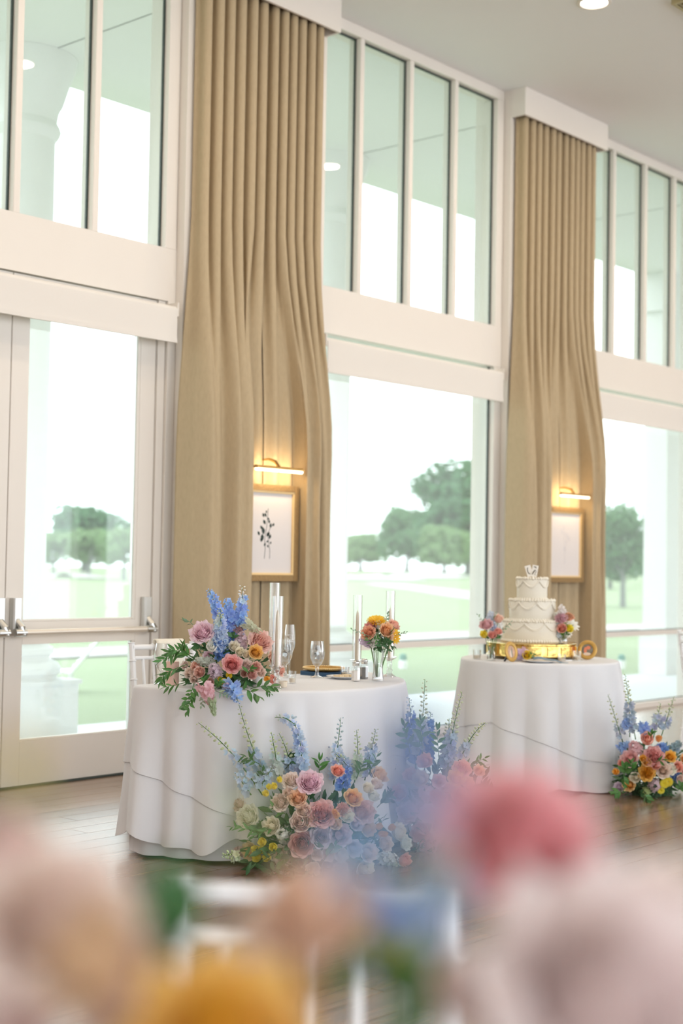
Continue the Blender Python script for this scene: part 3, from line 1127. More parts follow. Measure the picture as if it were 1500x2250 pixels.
# ------------------------------------------------------------------ chiavari chairs
def chiavari(name, label, loc, rotz):
    """origin at the floor under the seat middle, facing -Y (back at +Y)"""
    t = thing(name, label, 'chair', loc, rotz, 'white chiavari chairs')

    def turned(p0, p1, r, rings=4):
        p0, p1 = Vector(p0), Vector(p1)
        pts, rad = [], []
        for k in range(rings+1):
            u = k/rings
            for du, rr in ((-.012, 1), (-.006, 1.35), (.006, 1.35), (.012, 1)):
                v = u+du
                if 0 <= v <= 1:
                    pts.append(p0.lerp(p1, v))
                    rad.append(r*rr)
        if not pts or (pts[0]-p0).length > 1e-6:
            pts.insert(0, p0)
            rad.insert(0, r)
        if (pts[-1]-p1).length > 1e-6:
            pts.append(p1)
            rad.append(r)
        return MB().tube(pts, rad, 10)
    hw, hd = 0.18, 0.18
    MB().bbox(-.20, .20, -.20, .19, .43, .455, .02).build('seat', M_CHAIR, t)
    for s in (-1, 1):
        turned((s*hw, -hd, 0), (s*hw*.95, -hd, .43), .014).build('front_leg', M_CHAIR, t, smooth=True)
        turned((s*hw, hd+.05, 0), (s*hw, hd-.01, .45), .015).build('back_leg', M_CHAIR, t, smooth=True)
        turned((s*hw, hd-.01, .45), (s*hw, hd+.07, .92), .015, 5).build('back_post', M_CHAIR, t, smooth=True)
        turned((s*hw, -hd, .20), (s*hw, hd+.02, .20), .010, 2).build('stretcher', M_CHAIR, t, smooth=True)
        turned((s*hw, -hd, .30), (s*hw, hd+.01, .30), .010, 2).build('stretcher', M_CHAIR, t, smooth=True)
    for z in (.18, .28):
        turned((-hw, -hd, z), (hw, -hd, z), .010, 2).build('stretcher', M_CHAIR, t, smooth=True)
        turned((-hw, hd+.02, z), (hw, hd+.02, z), .010, 2).build('stretcher', M_CHAIR, t, smooth=True)

    def yb(z):
        return hd-.01+.08*(z-.45)/.47
    for z, r in ((.895, .014), (.84, .010), (.56, .010), (.51, .010)):
        turned((-hw, yb(z), z), (hw, yb(z), z), r, 3).build('back_rail', M_CHAIR, t, smooth=True)
    for k in range(5):
        x = -hw+2*hw*(k+1)/6
        turned((x, yb(.56), .56), (x, yb(.84), .84), .008, 2).build('spindle', M_CHAIR, t, smooth=True)
    return t


chiavari('chiavari_chair', 'white chiavari chair pulled up behind the sweetheart table', (4.935, -1.550, 0), -0.22)
chiavari('chiavari_chair', 'white chiavari chair standing past the floor flowers by the cake table', (9.32, -2.33, 0), 1.20)
chiavari('chiavari_chair', 'white chiavari chair at the guest table facing the blurred centrepiece', (1.235, -5.785, 0), -0.92)

# cream wrap over the chair back
wr = MB()
A, B = Vector((4.935, -1.310, .925)), Vector((5.092, -1.345, .925))
dn = Vector((-.22, -1, 0)).normalized()
rows_ = []
for k, (o_, z_) in enumerate(((.030, -.26), (.028, -.12), (.026, -.02), (.018, .006), (0, .012), (-.018, .006), (-.026, -.02), (-.028, -.10), (-.030, -.2))):
    rows_.append([tuple(A.lerp(B, i/8)+dn*(o_+.004*math.sin(i*2.1+k))+Vector((0, 0, z_))) for i in range(9)])
wr.grid(rows_)
o = wr.build('chair_wrap', M_CREAM, smooth=True, angle=None)
md = o.modifiers.new('thickness', 'SOLIDIFY')
md.thickness = 0.006
tag(o, 'cream wrap draped over the back of the sweetheart chair', 'wrap')


# ------------------------------------------------------------------ tableware
def lath(name, prof, material, parent, n=28, loc=(0, 0, 0), c0=True, c1=True):
    return MB().lathe(prof, n, cap0=c0, cap1=c1).build(name, material, parent, loc, smooth=True, angle=40)


def goblet(loc, label, water=True, h=0.185):
    t = thing('water_goblet', label, 'glass', loc, 0, 'water goblets')
    k = h/0.185
    lath('foot', [(.034*k, 0), (.034*k, .003), (.012*k, .012*k)], M_CRYSTAL, t)
    lath('stem', [(.012*k, .012*k), (.008*k, .03*k), (.011*k, .042*k), (.009*k, .055*k)], M_CRYSTAL, t)
    lath('bowl', [(.009*k, .055*k), (.024*k, .07*k), (.034*k, .095*k), (.0385*k, .125*k), (.036*k, .155*k), (.031*k, .185*k), (.0295*k, .185*k), (.0345*k, .155*k), (.037*k, .125*k), (.032*k, .095*k), (.022*k, .072*k)], M_GLASS, t, c0=False, c1=False)
    if water:
        lath('water', [(.020*k, .0735*k), (.0315*k, .096*k), (.0363*k, .125*k), (.0338*k, .156*k), (.033*k, .164*k)], M_WATER, t)
        r = random.Random(int(loc[0]*100))
        for _ in range(7):
            a, rr, z = r.uniform(0, 6.28), r.uniform(0, .017)*k, r.uniform(.10, .155)*k
            ic = MB().box(-.009, .009, -.009, .009, -.008, .008).build('ice_cube', M_CRYSTAL, t, (rr*math.cos(a), rr*math.sin(a), z))
            ic.rotation_euler = (r.random()*3, r.random()*3, 0)
    return t


def candle_set(x, y, zt, hold_h, cand_h, tube_h, label_bit, tr=0.024):
    """crystal holder, taper candle and glass cylinder: three things"""
    h = thing('crystal_candlestick', 'clear crystal candlestick '+label_bit, 'candlestick', (x, y, zt), 0, 'crystal candlesticks')
    k = hold_h/.085
    lath('base', [(.036, 0), (.036, .004), (.026, .010), (.012, .018*k)], M_CRYSTAL, h)
    lath('stem', [(.012, .018*k), (.017, .030*k), (.010, .040*k), (.014, .048*k), (.013, .060*k)], M_CRYSTAL, h, 12)
    lath('cup', [(.013, .060*k), (.016, .072*k), (.036, .080*k), (.036, .085*k), (.012, .085*k), (.012, .066*k)], M_CRYSTAL, h, c1=False)
    c = thing('taper_candle', 'ivory taper candle '+label_bit, 'candle', (x, y, zt+.068*k), 0, 'ivory taper candles')
    lath('wax', [(.0108, 0), (.0105, cand_h*.6), (.0085, cand_h*.88), (.0055, cand_h*.96), (.002, cand_h)], M_WAX, c, 18)
    MB().tube([(0, 0, cand_h-.002), (.001, 0, cand_h+.008), (.003, 0, cand_h+.014)], .0009, 6).build('wick', M_WICK, c)
    g = thing('glass_cylinder', 'tall open glass cylinder around the taper candle '+label_bit, 'candle shade', (x, y, zt+.085*k+.0005), 0, 'glass candle cylinders')
    lath('cylinder', [(tr, 0), (tr, tube_h), (tr-.0022, tube_h), (tr-.0022, 0)], M_GLASS, g, 40, c0=False, c1=False)
    lath('rim', [(tr+.0004, tube_h), (tr+.0004, tube_h+.0016), (tr-.0026, tube_h+.0016), (tr-.0026, tube_h)], M_CRYSTAL, g, 40, c0=False, c1=False)
    return h


def pos(px, py, z=TT):
    p = onz(px, py, z)
    return p


q = pos(607, 1512)
candle_set(q.x, q.y, TT, .105, .275, .315, 'beside the large table flowers, in front', .0255)
q = pos(600, 1494)
candle_set(q.x, q.y, TT, .105, .335, .370, 'beside the large table flowers, behind', .0255)
q = pos(783, 1486)
candle_set(q.x, q.y, TT, .085, .270, .330, 'behind the salt and pepper shakers')
q = pos(855, 1488)
candle_set(q.x, q.y, TT, .105, .270, .335, 'behind the small vase of flowers')

q = pos(635, 1490)
t = thing('champagne_flute', 'engraved champagne flute beside the tall candles', 'glass', (q.x, q.y, TT))
lath('foot', [(.032, 0), (.032, .003), (.006, .010)], M_GLASS, t)
lath('stem', [(.006, .010), (.0042, .04), (.0042, .10), (.006, .115)], M_GLASS, t, 14)
lath('bowl', [(.006, .115), (.016, .13), (.0255, .155), (.0285, .19), (.026, .23), (.0215, .268), (.0205, .268), (.025, .23), (.0275, .19), (.0245, .156), (.014, .133)], M_GLASS, t, c0=False, c1=False)
# engraved script band, drawn as strokes on the bowl
vd = (CAM-q)
az = math.atan2(vd.y, vd.x)
eg = MB()
rr = random.Random(3)
for z, n_, hgt, a0, a1 in ((.218, 4, .006, -.42, .42), (.206, 1, .008, -.06, .12), (.195, 5, .007, -.55, .55), (.185, 7, .003, -.45, .55)):
    pts = []
    m = n_*8
    for i in range(m+1):
        u = i/m
        a = az+a0+(a1-a0)*u
        zz = z+hgt*.5*math.sin(u*n_*2*PI+.6)*(1 if i % 16 < 8 else .6)
        r_ = np.interp(zz, [.155, .19, .23, .268], [.0255, .0285, .026, .0215])+.0006
        a += .05*math.cos(u*n_*2*PI)
        pts.append((r_*math.cos(a), r_*math.sin(a), zz))
    eg.tube(pts, .0007, 4)
eg.build('engraving', M_ENGRAVE, t)

q = pos(696, 1489)
goblet(q[:], 'iced water goblet standing alone beside the charger plate')
q = Vector((5.29, -1.908, TT))
goblet(q[:], 'iced water goblet behind the tall candle cylinders')
q = Vector((4.462, -1.905, TT))
goblet(q[:], 'empty water goblet at the leafy end of the sweetheart table', False, .19)

q = Vector((5.50, -1.985, TT))
t = thing('place_setting', 'gold beaded charger on a navy napkin', 'charger', (q.x, q.y, TT))
MB().bbox(-.095, .095, -.095, .095, 0, .020, .02).build('navy_napkin', M_NAVY, t)
lath('charger', [(.05, .0200), (.068, .021), (.104, .030), (.108, .034), (.104, .036), (.068, .026)], M_RIM, t, 48)
bm = MB().lathe([(.0, -.005), (.0045, -.003), (.0055, 0), (.0045, .003), (.0, .005)], 8, cap0=False, cap1=False).mesh('bead', M_GOLDMATTE)
for i in range(64):
    a = 2*PI*i/64
    add('bead', bm, t, (.105*math.cos(a), .105*math.sin(a), .038))

q = Vector((5.395, -2.213, TT))
t = thing('bread_plate', 'small white plate of bread slices near the goblet', 'plate', (q.x, q.y, TT))
lath('plate', [(.045, 0), (.05, .004), (.085, .013), (.086, .015), (.05, .008), (.0001, .008)], M_PORCELAIN, t, 40)
for i in range(3):
    MB().bbox(-.05+i*.036, -.02+i*.036, -.03, .03, .008, .02, .008).build('bread_slice', M_BREAD, t)
q = Vector((5.66, -1.975, TT))
t = thing('butter_knife', 'steel butter knife between bread plate and salt shaker', 'knife', (q.x, q.y, TT), PI/2)
MB().bbox(-.10, 0.0, -.006, .006, .0, .005, .002).build('handle', M_STEEL, t)
MB().bbox(0.0, .09, -.009, .009, .001, .003, .003).build('blade', M_STEEL, t)


def shaker(px, py, label, fillm, k):
    q = pos(px, py)
    t = thing('shaker', label, 'shaker', (q.x, q.y, TT), .3, None)
    lath('jar', [(.0235, 0), (.0235, .006), (.0235, .062), (.018, .074), (.016, .078)], M_GLASS, t, 8)
    lath('filling', [(.0215, .003), (.0215, .052 if k else .058)], fillm, t, 8)
    cp = lath('cap', [(.0175, .076), (.019, .078), (.0175, .081), (.019, .084), (.0175, .087), (.019, .090), (.0175, .097), (.012, .102), (.0001, .103)], M_STEEL, t, 20)
    return t


shaker(781, 1497, 'glass salt shaker with steel cap in front of the pepper', M_SALT, 1)
shaker(799, 1492, 'glass pepper shaker with steel cap behind the salt', M_PEPPER, 0)


def votive(px, py, label, r=.020, h=.042, material=None, zt=TT, wax=True, ang=0, at_=None):
    q = Vector((*at_, zt)) if at_ else pos(px, py, zt)
    if zt == TK:
        q = clear(q, r+.004)
    t = thing('votive_cup', label, 'votive', (q.x, q.y, zt), ang, 'glass votive cups')
    lath('cup', [(r*.85, 0), (r, h), (r*.93, h), (r*.80, .006), (.0001, .006)], material or M_GLASS, t, 20)
    if wax:
        lath('wax', [(r*.78, .0065), (r*.83, h*.42)], M_WAX, t, 18)
        MB().tube([(0, 0, h*.40), (.001, 0, h*.40+.008)], .0009, 5).build('wick', M_WICK, t)
    return t


votive(566, 1511, 'glittery frosted votive at the foot of the large table flowers', .027, .056, M_FROST)
votive(621, 1510, 'low cream tealight beside the candle base', .022, .028, M_WAX, wax=False)
votive(642, 1502, 'small clear votive left of the charger plate', .019, .06, M_GLASS)
votive(746, 1482, 'cut glass votive behind the bread plate', .024, .052, M_CRYSTAL, at_=(5.50, -2.13))
q = pos(378, 1506)
t = thing('blush_candle', 'blush pink pillar candle in the trailing leaves', 'candle', (q.x, q.y, TT))
lath('wax', [(.031, 0), (.031, .105), (.029, .110), (.012, .108), (.0001, .106)], M_PINKGLASS, t, 28)
MB().tube([(0, 0, .104), (.001, 0, .118)], .0012, 5).build('wick', M_WICK, t)


# ------------------------------------------------------------------ flower kit
def rose_mesh(name, seed, rings=8, openness=1.0, ruffle=0.0, n0=3, tall=.58, pointed=.05):
    """unit rose: outer diameter 1, facing +Z, heart closed, outer petals rolled back"""
    rng = random.Random(seed)
    mb = MB()
    for i in range(rings):
        t = i/(rings-1) if rings > 1 else 1
        n = min(n0+i, 8)
        R = .05+.36*t
        H = tall*(1.0-.42*(t**1.3)*openness)
        ph0 = i*1.9+rng.random()
        for k in range(n):
            ph = ph0+2*PI*k/n+rng.uniform(-.12, .12)
            ha = PI/n*(1.55+.25*rng.random())
            Hk = H*(1+rng.uniform(-.06, .06))
            Rk = R*(1+rng.uniform(-.06, .06))
            nu, nv = 6, 6
            rws, ats = [], []
            for a in range(nv+1):
                v = a/nv
                row, ar = [], []
                prof = math.sin(min(1, v*1.35)*PI/2)**.6
                inc = 1-.45*((1-t)**.8)*max(0, v-.55)/.45*(1.25-openness*.55)
                curl = openness*(t**1.6)*max(0, v-.66)*.42
                for b in range(nu+1):
                    u = -1+2*b/nu
                    wv = (1-.6*(v**6))*(.6+.4*min(1, v*2.2))
                    ang = ph+u*ha*wv
                    rad = Rk*prof*inc+curl*(1-.3*u*u)+ruffle*.045*math.sin(u*7+k*2+i)*v*v
                    rad += .014*u*v
                    z = -.22+(Hk+.22)*v-openness*(t**1.5)*max(0, v-.74)**1.3*.62-.07*(u*u)*v*v+pointed*t*max(0, 1-abs(u)*2.2)*v**4
                    z += ruffle*.03*math.sin(u*9+k*3.1+i*1.7)*v*v
                    row.append((rad*math.cos(ang), rad*math.sin(ang), z))
                    ar.append(min(1, max(0, .1+.75*t+.35*(v-.5))))
                rws.append(row)
                ats.append(ar)
            mb.grid(rws, attr=ats)
    m = max(math.hypot(x, y) for x, y, z in mb.v)
    k = .5/m if rings > 3 else .40/m
    mb.v = [(x*k, y*k, z*k) for x, y, z in mb.v]
    return mb.mesh(name, M_PETAL)


def petal_flower(name, layers, cup=.25):
    """flat many-petalled flower (chrysanthemum, delphinium floret): layers = (count, length, width, lift)"""
    mb = MB()
    for li, (n, L, wd, lift) in enumerate(layers):
        for k in range(n):
            a = 2*PI*(k+.5*li)/n
            rws, ats = [], []
            for j in range(4):
                v = j/3
                wv = wd*math.sin(PI*min(.97, .12+.80*v))
                row, ar = [], []
                for u in (-1, 0, 1):
                    x = .04+L*v
                    y = wv*u
                    z = lift*L*v+cup*L*v*v-.03*abs(u)*0+.04*L*(u*u)
                    row.append((x*math.cos(a)-y*math.sin(a), x*math.sin(a)+y*math.cos(a), z))
                    ar.append(.25+.75*v)
                rws.append(row)
                ats.append(ar)
            mb.grid(rws, attr=ats)
    return mb.mesh(name, M_PETAL)


def bud_mesh(name, m=None):
    mb = MB().lathe([(0.0, -.5), (.26, -.34), (.40, -.02), (.30, .30), (.0, .5)], 7, cap0=False, cap1=False)
    return mb.mesh(name, m or M_BUDS)


def stock_mesh(name, seed, n=26):
    """a dense stock (matthiola) head: crinkled florets round an axis, length 1 along +Z"""
    rng = random.Random(seed)
    mb = MB()
    for i in range(n):
        h = (i+.5)/n
        a = i*2.4
        wr_ = .30*(1-.62*h)
        c = Vector((wr_*math.cos(a), wr_*math.sin(a), h*.95-.45))
        out = Vector((math.cos(a), math.sin(a), .35+.6*h)).normalized()
        q = out.to_track_quat('Z', 'Y')
        sz = .17*(1-.55*h)+.03
        for k in range(6):
            b = 2*PI*k/6+rng.random()
            lift = rng.uniform(.15, .9)
            rws, ats = [], []
            for j in range(3):
                v = j/2
                row, ar = [], []
                for u in (-1, 0, 1):
                    x = sz*v
                    y = sz*.55*u*(.3+v)
                    z = sz*lift*v+sz*.15*math.sin(u*3+k)
                    p = Vector((x*math.cos(b)-y*math.sin(b), x*math.sin(b)+y*math.cos(b), z))
                    row.append(tuple(c+q @ p))
                    ar.append(.3+.7*v)
                rws.append(row)
                ats.append(ar)
            mb.grid(rws, attr=ats)
    return mb.mesh(name, M_PETAL)


def leaf_mesh(name, wd=.16, curve=.15, fold=.06):
    """lance-shaped leaf along +X, length 1, upper face +Z"""
    mb = MB()
    rws = []
    for j in range(7):
        v = j/6
        wv = wd*math.sin(PI*(v**.8)*.97+.03)
        rws.append([(v, -wv, fold*wv/wd-curve*v*v), (v, 0, -curve*v*v), (v, wv, fold*wv/wd-curve*v*v)])
    mb.grid(rws)
    return mb.mesh(name, M_LEAF)


ROSES = {
    'rose': [rose_mesh('rose_a', 1), rose_mesh('rose_b', 2, 8, .85)],
    'garden_rose': [rose_mesh('garden_rose_a', 3, 9, 1.05, .38, 4, .48, .05), rose_mesh('garden_rose_b', 4, 9, 1.1, .30, 4, .48, .09)],
    'spray_rose': [rose_mesh('spray_rose_a', 5, 6, .7, .1, 3, .62), rose_mesh('spray_rose_b', 6, 6, .85, .2, 3, .56)],
    'tulip': [rose_mesh('tulip_bud_a', 7, 3, .05, 0, 3, .78)],
    'carnation': [rose_mesh('carnation_a', 8, 7, .8, 1.6, 5, .46, .02)],
    'chrysanthemum': [petal_flower('chrysanthemum_a', [(20, .46, .07, .02), (17, .42, .07, .25), (13, .34, .065, .5), (9, .22, .06, .9)], .05)],
    'stock': [stock_mesh('stock_a', 1), stock_mesh('stock_b', 2, 20)],
    'daisy': [petal_flower('daisy_a', [(9, .44, .12, .1), (6, .2, .09, .6)], .1)],
}
FLORET = [petal_flower('floret_a', [(5, .46, .24, .35), (3, .22, .10, .9)], .25), petal_flower('floret_b', [(5, .46, .22, .75), (3, .2, .1, 1.3)], .2)]
BUD = bud_mesh('bud_a')
LEAVES = [leaf_mesh('leaf_slim', .15, .18), leaf_mesh('leaf_mid', .20, .10), leaf_mesh('leaf_broad', .26, .22)]

GREEN = (0.10, 0.24, 0.07)
DKGREEN = (0.07, 0.17, 0.07)
SAGE = (0.36, 0.48, 0.34)
PINK, BLUSH, LILACPINK = (0.90, 0.56, 0.56), (0.93, 0.75, 0.68), (0.94, 0.69, 0.75)
CORAL, PEACH, APRICOT = (0.92, 0.47, 0.38), (0.93, 0.66, 0.46), (0.94, 0.57, 0.24)
ORANGE, YELLOW, CREAM_ = (0.96, 0.52, 0.10), (0.98, 0.78, 0.08), (0.95, 0.88, 0.74)
WHITE_, LILAC, DUSTY = (0.92, 0.91, 0.86), (0.74, 0.64, 0.74), (0.84, 0.55, 0.47)
BLUE, PALEBLUE, DEEPBLUE = (0.46, 0.61, 0.90), (0.66, 0.75, 0.88), (0.28, 0.42, 0.74)
GREENWHITE = (0.72, 0.76, 0.60)


def vary(c, r, k=.08):
    f = 1+r.uniform(-k, k)
    return tuple(max(0.0, min(.95, x*f*(1+r.uniform(-k, k)*.4))) for x in c)


class Arrangement:
    """one floral arrangement: root Empty, flowers as parts, florets and leaves as sub-parts"""

    def __init__(self, name, label, cat, base, centre, seed, group=None):
        self.root = thing(name, label, cat, base, 0, group)
        self.base = Vector(base)
        self.c = Vector(centre)
        self.r = random.Random(seed)

    def loc(self, p):
        return Vector(p)-self.base

    def depth(self, px, py, R, dc):
        """front of a dome of radius R (m) round the centre, for a flower seen at px, py"""
        cpx = self.c
        p = at(px, py, dc)
        d2 = (p-cpx).length_squared
        return dc-math.sqrt(max(0.0, R*R-d2))*.85

    def flower(self, kind, px, py, d_px, col, depth, face=None, squash=1.0):
        p = at(px, py, depth)
        size = d_px*depth/FPX
        out = (p-self.c)
        dirv = (out.normalized() if out.length > 1e-4 else Vector((0, 0, 1)))*.9 + (CAM-p).normalized()*.75 + Vector((0, 0, .25))
        if face is not None:
            dirv = Vector(face)
        dirv.normalize()
        rot = dirv.to_track_quat('Z', 'Y') @ Quaternion((0, 0, 1), self.r.random()*6.28)
        me = self.r.choice(ROSES[kind])
        nm = {'tulip': 'tulip_bud', 'daisy': 'yellow_daisy', 'stock': 'stock_flower'}.get(kind, kind)
        s = size*1.12 if kind not in ('stock',) else size
        sc = (s*squash, s*squash, s)
        return add(nm, me, self.root, self.loc(p)-dirv*(.15*s), rot, sc, vary(tuple(x**.74 for x in col), self.r, .05))

    def stem(self, name, p0, p1, r0=.0035, bend=(0, 0, 0), n=10, col=GREEN, taper=.35):
        p0, p1, bend = Vector(p0), Vector(p1), Vector(bend)
        pts = []
        for i in range(n+1):
            t = i/n
            pts.append(self.loc(p0.lerp(p1, t)+bend*math.sin(PI*t)))
        m = MB().tube(pts, [r0*(1-(1-taper)*i/n) for i in range(n+1)], 6)
        o = add(name, m.mesh(name, M_LEAF), self.root, color=col)
        return o, pts

    def spike(self, base, tip, cols, n=22, size=.026, bend=(0, 0, 0), bare=.25, budfrac=.35, spread=.9):
        """delphinium spike from base to tip; cols = (open colour, bud colour)"""
        r = self.r
        o, pts = self.stem('delphinium_spike', base, tip, .0032, bend, 14)
        m = len(pts)-1
        n = int(n*1.45)
        for i in range(n):
            t = bare+(1-bare)*(i+.5)/n
            f = t*m
            k = min(m-1, int(f))
            p = pts[k].lerp(pts[k+1], f-k)
            ax = (pts[k+1]-pts[k]).normalized()
            a = i*2.4+r.random()*.5
            x = ax.orthogonal().normalized()
            side = (Quaternion(ax, a) @ x)
            u = (t-bare)/(1-bare)
            bud = u > 1-budfrac
            s = size*1.22*(1.15-.65*u)*(1+r.uniform(-.15, .15))
            out = (side*spread+ax*.35).normalized()
            reach = s*(.5 if not bud else .62)
            if bud:
                rot = out.to_track_quat('Z', 'Y')
                add('bud', BUD, o, p+out*reach, rot, (s*.55, s*.55, s*.75) if u < .9 else s*.45, vary(cols[1], r))
            else:
                dirv = (out+(CAM-(p+self.base)).normalized()*.35).normalized()
                rot = dirv.to_track_quat('Z', 'Y') @ Quaternion((0, 0, 1), r.random()*6)
                add('floret', r.choice(FLORET), o, p+out*reach, rot, s*1.15, vary(cols[0] if u < .6 or r.random() < .5 else tuple((a_+b_)/2 for a_, b_ in zip(*cols)), r, .12))
        return o

    def sprig(self, base, tip, n=9, leaf=.05, col=GREEN, bend=(0, 0, 0), kind=0, r0=.002, pair=True, start=.2):
        r = self.r
        o, pts = self.stem('foliage_sprig', base, tip, r0, bend, 9, col)
        m = len(pts)-1
        for i in range(n):
            t = start+(1-start)*(i+.6)/n
            f = min(m-.001, t*m)
            k = int(f)
            p = pts[k].lerp(pts[k+1], f-k)
            ax = (pts[k+1]-pts[k]).normalized()
            vw = (CAM-(p+self.base)).normalized()
            sd = ax.cross(vw).normalized()*(1 if i % 2 else -1)
            dirv = (ax*r.uniform(.5, 1.3)+sd*r.uniform(.35, .95)+Vector((r.uniform(-.6, .6), r.uniform(-.6, .6), r.uniform(-.6, .35)))).normalized()
            nrm = (vw+Vector((r.uniform(-.8, .8), r.uniform(-.8, .8), r.uniform(-.2, .9)))).normalized()
            y = nrm.cross(dirv).normalized()
            z = dirv.cross(y)
            rot = Matrix((dirv, y, z)).transposed().to_quaternion()
            s = leaf*(1-.35*t)*(1+r.uniform(-.2, .2))
            add('leaf', LEAVES[kind], o, p, rot, s, vary(col, r, .2))
        # leaf at the tip
        dirv = (pts[-1]-pts[-2]).normalized()
        rot = dirv.to_track_quat('X', 'Z')
        add('leaf', LEAVES[kind], o, pts[-1], rot, leaf*.6, vary(col, r, .2))
        return o

    def filler(self, radii, n, leaf, cols, zmin=None, shift=(0, 0, 0)):
        """dark foliage between the blooms: far too many leaves to count, one mesh"""
        r = self.r
        rx, ry, rz = radii
        mb = MB()
        for _ in range(n):
            d = Vector((r.gauss(0, 1), r.gauss(0, 1), r.gauss(0, 1))).normalized()
            k = r.uniform(.45, 1.0)
            p = self.c+Vector(shift)+Vector((d.x*rx*k, d.y*ry*k, d.z*rz*k))
            if zmin is not None and p.z < zmin:
                p.z = zmin+r.random()*.03
            p = self.loc(p)
            dr = (d+Vector((r.uniform(-1, 1), r.uniform(-1, 1), r.uniform(-.6, .8)))).normalized()
            y = dr.orthogonal().normalized()
            y = Quaternion(dr, r.random()*6.28) @ y
            z = dr.cross(y)
            L = leaf*r.uniform(.6, 1.3)
            rows = []
            for v, wv in ((0, .01), (.3, .14), (.65, .15), (1, .01)):
                c_ = p+dr*(L*v)-z*(.12*L*v*v)
                rows.append([c_-y*(wv*L), c_+z*(.03*L), c_+y*(wv*L)])
            mb.grid(rows)
        if zmin is not None:
            mb.v = [(a, b, max(c, zmin-self.base.z)) for a, b, c in mb.v]
        o = mb.build('filler_foliage', M_LEAF, self.root, smooth=True, angle=None)
        o.color = (*cols, 1)
        o['kind'] = 'stuff'
        return o


def P5(cx, cy):                      # crop coordinates of the big table flowers
    return 330+cx/5, 1280+cy/5


# ------------------------------------------------------------------ large table arrangement
tb = pos(497, 1503)
c0 = at(497, 1468, 6.60)
AR = Arrangement('table_flowers', 'large arrangement of roses, blue delphinium and greens on the sweetheart table', 'flowers', (tb.x, tb.y, TT), c0, 21)
MB().lathe([(.07, 0), (.10, .015), (.105, .05), (.06, .06), (.0001, .062)], 28).build('bowl', M_FOAM, AR.root, loc=(0, 0, 0), smooth=True)
FL = [  # kind, crop x, crop y, crop diameter, colour, depth
    ('garden_rose', 565, 540, 285, LILACPINK, 6.43), ('rose', 900, 895, 225, (0.93, 0.48, 0.46), 6.36), ('rose', 1160, 765, 170, (0.92, 0.56, 0.18), 6.40),
    ('garden_rose', 1215, 640, 290, (0.94, 0.60, 0.52), 6.47), ('carnation', 965, 505, 150, (0.86, 0.56, 0.54), 6.52), ('tulip', 685, 720, 140, WHITE_, 6.42),
    ('spray_rose', 920, 705, 125, CREAM_, 6.42), ('spray_rose', 985, 765, 110, CREAM_, 6.40), ('spray_rose', 1055, 790, 105, CREAM_, 6.40),
    ('spray_rose', 1055, 905, 135, BLUSH, 6.38), ('spray_rose', 1165, 925, 125, (0.87, 0.55, 0.47), 6.38), ('spray_rose', 1115, 1010, 120, (0.87, 0.55, 0.47), 6.37),
    ('spray_rose', 1030, 1000, 90, DUSTY, 6.39), ('spray_rose', 545, 985, 130, DUSTY, 6.38), ('spray_rose', 500, 920, 110, DUSTY, 6.42), ('spray_rose', 430, 995, 120, BLUSH, 6.42),
    ('spray_rose', 480, 1055, 110, BLUSH, 6.38), ('spray_rose', 650, 1100, 110, DUSTY, 6.37), ('spray_rose', 380, 910, 100, BLUSH, 6.46),
    ('spray_rose', 640, 810, 120, LILACPINK, 6.48), ('tulip', 810, 1085, 85, YELLOW, 6.34), ('tulip', 865, 1020, 85, YELLOW, 6.37), ('tulip', 770, 1060, 70, YELLOW, 6.38), ('tulip', 1270, 1060, 80, ORANGE, 6.42),
    ('stock', 705, 985, 200, (0.76, 0.62, 0.74), 6.37), ('stock', 1000, 610, 210, (0.78, 0.60, 0.66), 6.48), ('stock', 690, 930, 150, (0.80, 0.68, 0.78), 6.39), ('stock', 840, 1130, 140, (0.76, 0.58, 0.70), 6.33),
    ('garden_rose', 1370, 830, 200, (0.88, 0.54, 0.40), 6.62), ('spray_rose', 1340, 1060, 120, (0.87, 0.46, 0.36), 6.66), ('rose', 1425, 960, 150, (0.87, 0.52, 0.44), 6.68), ('spray_rose', 1215, 985, 110, BLUSH, 6.42),
]
for kd, x, y, d, col, dep in FL:
    px, py = P5(x, y)
    AR.flower(kd, px, py, d/5, col, dep)


def arr_spike(A, a, b, da, db, cols, n, size, bend=(0, 0, 0), conv=P5, **kw):
    A.spike(at(*conv(*a), da), at(*conv(*b), db), cols, n, size, bend, **kw)


BW = (BLUE, (0.45, 0.60, 0.86))
arr_spike(AR, (800, 880), (640, 75), 6.52, 6.50, BW, 36, .032, RV*.03, bare=.30, budfrac=.08)
arr_spike(AR, (770, 800), (770, 290), 6.44, 6.42, (PALEBLUE, (0.62, 0.68, 0.52)), 34, .030, bare=.1, budfrac=.25)
arr_spike(AR, (850, 800), (850, 180), 6.52, 6.54, BW, 34, .030, RV*.01, bare=.18, budfrac=.05)
arr_spike(AR, (900, 760), (1010, 40), 6.54, 6.55, (BLUE, WHITE_), 32, .030, RV*.015, bare=.25, budfrac=.25)
arr_spike(AR, (790, 850), (745, 560), 6.45, 6.42, (DEEPBLUE, BLUE), 16, .030, bare=.05, budfrac=.05)
arr_spike(AR, (870, 1060), (965, 1310), 6.38, 6.24, BW, 14, .032, bare=.15, budfrac=.1)
